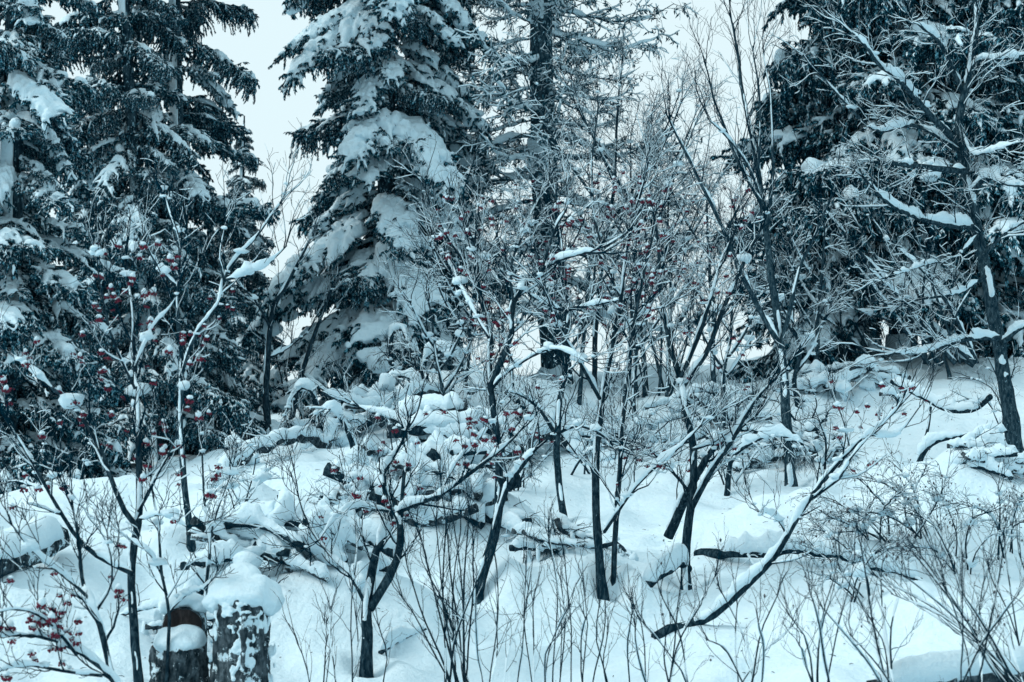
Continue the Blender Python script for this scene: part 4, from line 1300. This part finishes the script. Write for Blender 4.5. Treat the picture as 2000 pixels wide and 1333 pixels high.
def brush_pile(label, cx, cy, wx, wy, n, seed, thick=(8, 20), snow=1.0, lumps_n=14, hmax=.45, dark=0, d=None, length=(.35, 1.0), twigs=2):
    """crossed dead branches half buried in snow"""
    rng = np.random.default_rng(seed)
    g = G(cx, cy) if d is None else base_at(cx, d)
    dd = g[1]
    k = dd / FPX
    root = thing("brush_pile", label, "brush", g)
    for i in range(n):
        x = g[0] + rng.uniform(-1, 1) * wx * k * .8
        y = g[1] + rng.uniform(-.35, .45) * wx * k
        f = 1 - min(1, abs(x - g[0]) / (wx * k)) ** 2
        z = float(height(np.array([x]), np.array([y]))[0]) + rng.uniform(-.02, hmax * .7) * f
        a = rng.uniform(-.6, .6) + (math.pi if rng.random() < .5 else 0)
        el = rng.uniform(-.5, .35)
        ln = rng.uniform(*length)
        dv = np.array([math.cos(a) * math.cos(el), math.sin(a) * math.cos(el) * .7, math.sin(el)])
        mid = np.array([x, y, z])
        bow = rng.normal(0, .08, 3) * ln
        q = resample([mid - dv * ln / 2, mid + bow, mid + dv * ln / 2], 12)
        w = rng.uniform(*thick) / 2 * k
        r = np.linspace(w, w * .6, 12)
        wood, sn = limb_meshes(q, r, rng, M_BARK, snow, 7, g, True, .2, seed * 7 + i, .1, .6)
        b = link("branch", wood.mesh("brush_wood", M_BARK_STUMP if i % 3 else M_BARK, True, g), root)
        if sn.n:
            link("snow", sn.mesh("brush_snow", M_SNOW, True, g), b)
        if twigs:
            C, R = spawn(rng, q[None], r[None], twigs, (.15, .45), (30, 80), .0, -.05, .4, .0022, 6, .1, 1, .005)
            D, DR = spawn(rng, C, R, 4, (.06, .2), (30, 70), 0, -.06, .6, .0018, 4, .1, 1, .003)
            mb = MB()
            tubes(mb, C, R, 4)
            tubes(mb, D, DR, 3)
            link("twigs", mb.mesh("brush_twigs", M_TWIG, True, g), b)['kind'] = 'stuff'
    C, S = [], []
    for i in range(lumps_n):
        x = rng.uniform(-1, 1) * wx * k
        y = rng.uniform(-.35, .5) * wx * k
        f = 1 - min(1, abs(x) / (wx * k)) ** 2
        z = float(height(np.array([g[0] + x]), np.array([g[1] + y]))[0]) - g[2] + hmax * f * rng.uniform(.05, .85)
        C.append((x, y, z))
        S.append((rng.uniform(.12, .30) * wx * k * .55, rng.uniform(.12, .26) * wx * k * .55, rng.uniform(.06, .13)))
    if C:
        o = snow_part(root, C, S, seed, .02, .4, 3)
        o['kind'] = 'stuff'
    return root

brush_pile("heap of dead branches under rounded snow behind the thick stump", 545, 1110, 175, 90, 34, 101, (12, 24), 1.4, 46, .62, d=13.2, length=(.3, .9))
brush_pile("tangle of thin grey sticks left of the thick stump's snow cap", 360, 1120, 70, 40, 9, 102, (6, 12), 1.2, 6, .22, d=12.2, length=(.3, .7))
brush_pile("dark heap of broken logs between the forked young rowan and the leaning rowan", 830, 1060, 150, 80, 34, 103, (14, 34), 1.3, 26, .75, d=16.6, length=(.4, 1.1))
brush_pile("small dark heap of bent twigs left of the twin-stemmed rowan", 1090, 1085, 55, 35, 12, 104, (6, 14), 1.2, 6, .28, length=(.2, .6), twigs=4)
brush_pile("snowy brushwood at the foot of the snow-laden spruce", 760, 850, 170, 60, 22, 105, (7, 18), 1.5, 22, .65, twigs=4, length=(.5, 1.4))
brush_pile("snow-smothered brushwood around the slim rowan's foot", 1040, 890, 150, 60, 22, 106, (8, 18), 1.5, 18, .6, twigs=4, length=(.5, 1.4))
brush_pile("brushwood bowed under snow around the foot of the tall slender tree", 1520, 915, 110, 60, 22, 107, (6, 14), 1.4, 12, .6, twigs=6, length=(.4, 1.2))
brush_pile("low brush along the top of the slope behind the rowans", 1330, 860, 140, 50, 20, 108, (6, 14), 1.4, 14, .5, twigs=5, length=(.5, 1.3))
brush_pile("dark brush between the big bare tree and the right edge hump", 1950, 930, 70, 40, 12, 109, (8, 16), 1.3, 8, .35, twigs=4)
brush_pile("brush under snow on the bank beneath the dark spruce", 1640, 785, 120, 40, 18, 110, (5, 12), 1.4, 12, .5, twigs=6)

# bent saplings pressed into arches by snow
ARCH = [([(752, 815), (756, 770), (768, 742), (790, 735), (815, 748), (828, 785)], "arch of a sapling bowed by snow below the laden spruce's dark skirt"),
        ([(768, 735), (762, 680), (772, 645), (785, 645), (800, 680), (812, 712)], "tall narrow sapling bent over by a thick snow ridge under the laden spruce"),
        ([(822, 800), (828, 720), (845, 690), (875, 690), (905, 725), (915, 770)], "wide snowy arch of a bent sapling right of the laden spruce's foot"),
        ([(630, 850), (618, 790), (600, 755), (575, 770), (560, 800)], "thin sapling bowed left beside the dark slanting trunk"),
        ([(905, 800), (915, 772), (945, 757), (985, 765), (1010, 790)], "low snow-topped bow of a sapling left of the slim rowan"),
        ([(970, 1030), (1005, 1035), (1030, 1060), (1042, 1110), (1045, 1130)], "drooping snow-loaded bough with hanging twigs beside the leaning rowan's base"),
        ([(1185, 1062), (1215, 1068), (1235, 1095), (1250, 1118)], "short bent branch drooping right of the twin-stemmed rowan"),
        ([(880, 920), (870, 870), (890, 830), (930, 815), (980, 830), (1020, 870)], "bowed sapling arching over the snow behind the leaning rowan"),
        ([(1420, 960), (1430, 900), (1470, 862), (1520, 850), (1570, 870)], "arching sapling bowed to the right in front of the tall slender tree"),
        ([(690, 880), (672, 830), (650, 800), (625, 800)], "small bent sapling with a snow comb in front of the bank")]
for i, (pp, lab) in enumerate(ARCH):
    d = Gd(pp[0][0], min(1180, pp[0][1] + 10))
    d = min(d, 27.5)
    bare_tree("bent_sapling", lab, "sapling", [(pp, 16, 7, d, d - .3)], 120 + i, twig=(9, 4, 3), tl=(.35, .2, .14), up=-.5, curve=-.25, clumps=16, snow=2.0, twig_snow=.6, crownsnow=1.2)

# ------------------------------------------------------------------ shrubs and shoots in front
rs = random.Random(77)
def shoots(label, base, tops, seed, d=None, w=5, name="bare_shrub", group=None, **kw):
    a = dict(spread=26, clumps=0, rmin=.0013, snow=.2, twig_snow=.08, crownsnow=.5, twig=(4, 2, 1), tl=(.30, .14, .08), up=.45, curve=.1, bark=M_BARK)
    a.update(kw)
    if group:
        a['group'] = group
    return stem_fan(name, label, base, tops, seed, w, d, **a)

shoots("many-stemmed bare bush with a dark main stem in front of the dark log heap", (893, 1345),
       [(790, 1080), (820, 1040), (850, 1010), (880, 960), (900, 1000), (925, 1060), (780, 1160), (835, 1120), (870, 1040), (915, 980), (860, 930), (950, 1100)], 131, 11.6, 7, twig=(5, 3, 2))
SHO = [(940, 1340, -10, 190), (955, 1345, 15, 240), (1010, 1345, 25, 210), (1040, 1345, -12, 260), (1078, 1320, -6, 270), (1092, 1330, -22, 300), (1118, 1325, -16, 250), (1135, 1330, 4, 190), (1160, 1345, 20, 230), (1190, 1345, -20, 160),
       (1225, 1345, 10, 150), (630, 1345, 4, 130), (655, 1345, -8, 160), (685, 1340, 4, 200), (610, 1345, -30, 90), (1260, 1350, -25, 170), (985, 1345, 40, 150), (1065, 1350, 50, 170), (745, 1350, -6, 130)]
for i, (bx, by, dx, hh) in enumerate(SHO):
    shoots("thin upright bare shoot standing in the snow along the bottom edge", (bx, by), [(bx + dx, by - hh), (bx + dx * .3 + rs.uniform(-16, 16), by - hh * rs.uniform(.5, .8))][:1 + i % 2], 140 + i, rs.uniform(10.4, 11.6), 4, "bare_shoot", "thin shoots along the bottom edge", spread=4, twig=(5, 1, 1))
BUSH = [((1330, 1350), [(1250, 1150), (1290, 1100), (1330, 1080), (1370, 1120), (1400, 1060), (1300, 1180), (1430, 1130)], "sparse bare bush in front of the short cut log", 10.2, 5),
        ((1460, 1350), [(1400, 1080), (1440, 1120), (1480, 1150), (1520, 1100), (1380, 1190), (1550, 1160), (1500, 1040)], "sparse bare bush growing across the leaning rowan's foot", 9.8, 5),
        ((1600, 1350), [(1540, 1140), (1580, 1090), (1620, 1120), (1660, 1080), (1560, 1200), (1640, 1020), (1690, 1140)], "bare bush with reddish dry berries at the bottom edge right of centre", 9.4, 5),
        ((1740, 1350), [(1640, 1050), (1680, 1000), (1720, 1060), (1600, 1120), (1760, 1080), (1700, 1150), (1660, 1180), (1620, 1010)], "leaning bare bush left of the dense bundle of stems", 9.2, 6),
        ((1985, 1345), [(1780, 1000), (1800, 1040), (1760, 1060), (1820, 1010), (1840, 1080), (1740, 1100), (1790, 1120), (1860, 1050), (1700, 1060), (1830, 960), (1880, 1100)], "dense bundle of dark stems leaning left in the bottom right corner", 9.0, 7),
        ((1900, 1345), [(1840, 1080), (1880, 1040), (1920, 1080), (1960, 1010), (1990, 1100), (1860, 1150)], "loose bare bush in front of the dark wet log", 8.6, 5),
        ((2030, 1340), [(1960, 980), (1990, 1020), (2010, 960), (1930, 1050), (1980, 1100)], "bare bush cut off by the right edge", 9.6, 6)]
for i, (b, tops, lab, d, w) in enumerate(BUSH):
    shoots(lab, b, [(x, y + 60) for x, y in tops][:len(tops) - (1 if i != 4 else 0)], 170 + i, d, w, twig=(4, 2, 1), leaf=.04)
MID = [((1720, 1060), [(1620, 1010), (1640, 985), (1660, 1000), (1700, 960), (1640, 1040), (1740, 980), (1690, 1010)], "arching shrub with dry leaves on the snow below the bank", None, 6),
       ((1800, 1050), [(1720, 940), (1760, 920), (1700, 1000), (1800, 930), (1840, 960), (1770, 980)], "tangled shrub with dry leaves in front of the snow hump", None, 6),
       ((1870, 1120), [(1800, 1010), (1850, 990), (1900, 1010), (1930, 1050), (1780, 1070)], "tangled shrub on the snow left of the right edge", None, 6),
       ((1960, 1090), [(1900, 990), (1950, 960), (1990, 980), (2010, 1020)], "small tangled shrub at the right edge below the mossy log", None, 5),
       ((1680, 1180), [(1600, 1080), (1640, 1060), (1700, 1090), (1740, 1070), (1620, 1130)], "shrub of crossed twigs right of the leaning rowan", None, 5),
       ((1560, 840), [(1500, 780), (1540, 760), (1590, 770), (1620, 800), (1480, 820)], "snowy low shrub behind the tall slender tree", None, 6),
       ((1960, 830), [(1900, 740), (1930, 700), (1890, 780), (1980, 720)], "thin whippy shoots around the big bare tree's trunk", None, 5),
       ((820, 800), [(760, 700), (800, 680), (850, 700), (880, 730)], "thin shoots sprouting among the arches by the laden spruce", None, 6),
       ((480, 1000), [(455, 930), (475, 900), (500, 890), (520, 920), (440, 950)], "tuft of thin shoots on the crest above the brush heap", None, 4),
       ((120, 1010), [(40, 880), (80, 850), (120, 840), (170, 880), (30, 940), (150, 920)], "grey tangle of shoots at the foot of the left-edge spruce", 18, 9),
       ((580, 830), [(540, 700), (570, 660), (600, 690), (630, 720), (550, 760)], "pale twiggy shrub in the white gap between the spruces", 29, 6)]
MID += [((1010, 960), [(960, 880), (990, 850), (1030, 860), (1060, 900), (940, 910)], "low frosted shrub left of the slim rowan's foot", None, 6),
        ((1140, 930), [(1090, 840), (1120, 820), (1160, 850), (1190, 870)], "low frosted shrub between the slim rowan and the twin-stemmed rowan", None, 6),
        ((1250, 900), [(1200, 800), (1230, 780), (1270, 810), (1300, 830), (1190, 850)], "frosted shrub right of the twin-stemmed rowan", None, 6),
        ((1440, 950), [(1390, 860), (1420, 830), (1460, 840), (1500, 870), (1380, 900)], "frosted shrub in front of the tall slender tree's left side", None, 6),
        ((1610, 920), [(1570, 850), (1600, 820), (1640, 860), (1660, 880)], "frosted shrub right of the tall slender tree's foot", None, 6),
        ((700, 1060), [(640, 980), (680, 950), (720, 960), (750, 1000)], "thin shrub on the mound left of the dark log heap", None, 5),
        ((930, 1010), [(880, 930), (910, 900), (950, 940), (860, 960)], "thin snowy shrub behind the dark log heap", None, 5)]
for i, (b, tops, lab, d, w) in enumerate(MID):
    shoots(lab, b, tops, 190 + i, d, w, twig=(4.5, 3, 3), tl=(.4, .22, .14), twig_snow=.35, leaf=.16 if i < 5 else 0, clumps=8, crownsnow=1.0, up=.0, curve=-.05, rmin=.0022, snow=.8)

# ------------------------------------------------------------------ litter on the snow
rl = np.random.default_rng(404)
lx, ly = rl.uniform(-6, 6, 2600), rl.uniform(10, 30, 2600)
keep = np.abs(lx) < ly * .29
lx, ly = lx[keep], ly[keep]
lz = height(lx, ly)
mb = MB()
la = rl.uniform(0, 6.28, len(lx))
ld = np.stack([np.cos(la), np.sin(la), rl.uniform(-.05, .25, len(lx))], -1)
ll = rl.uniform(.008, .05, len(lx)) * rl.uniform(.4, 1.4, len(lx))
lp = np.stack([lx, ly, lz + .004], -1)
tubes(mb, np.stack([lp, lp + ld * ll[:, None] * .5 + [0, 0, .003], lp + ld * ll[:, None]], 1), np.stack([np.full(len(lx), .0022), np.full(len(lx), .0026), np.full(len(lx), .001)], 1), 3)
lit = link("litter", mb.mesh("litter", M_TWIG))
tag(lit, "scattered twig bits and bark crumbs fallen on the snow", "litter", None, "stuff")

print("berry clusters:", N_BERRY[0])
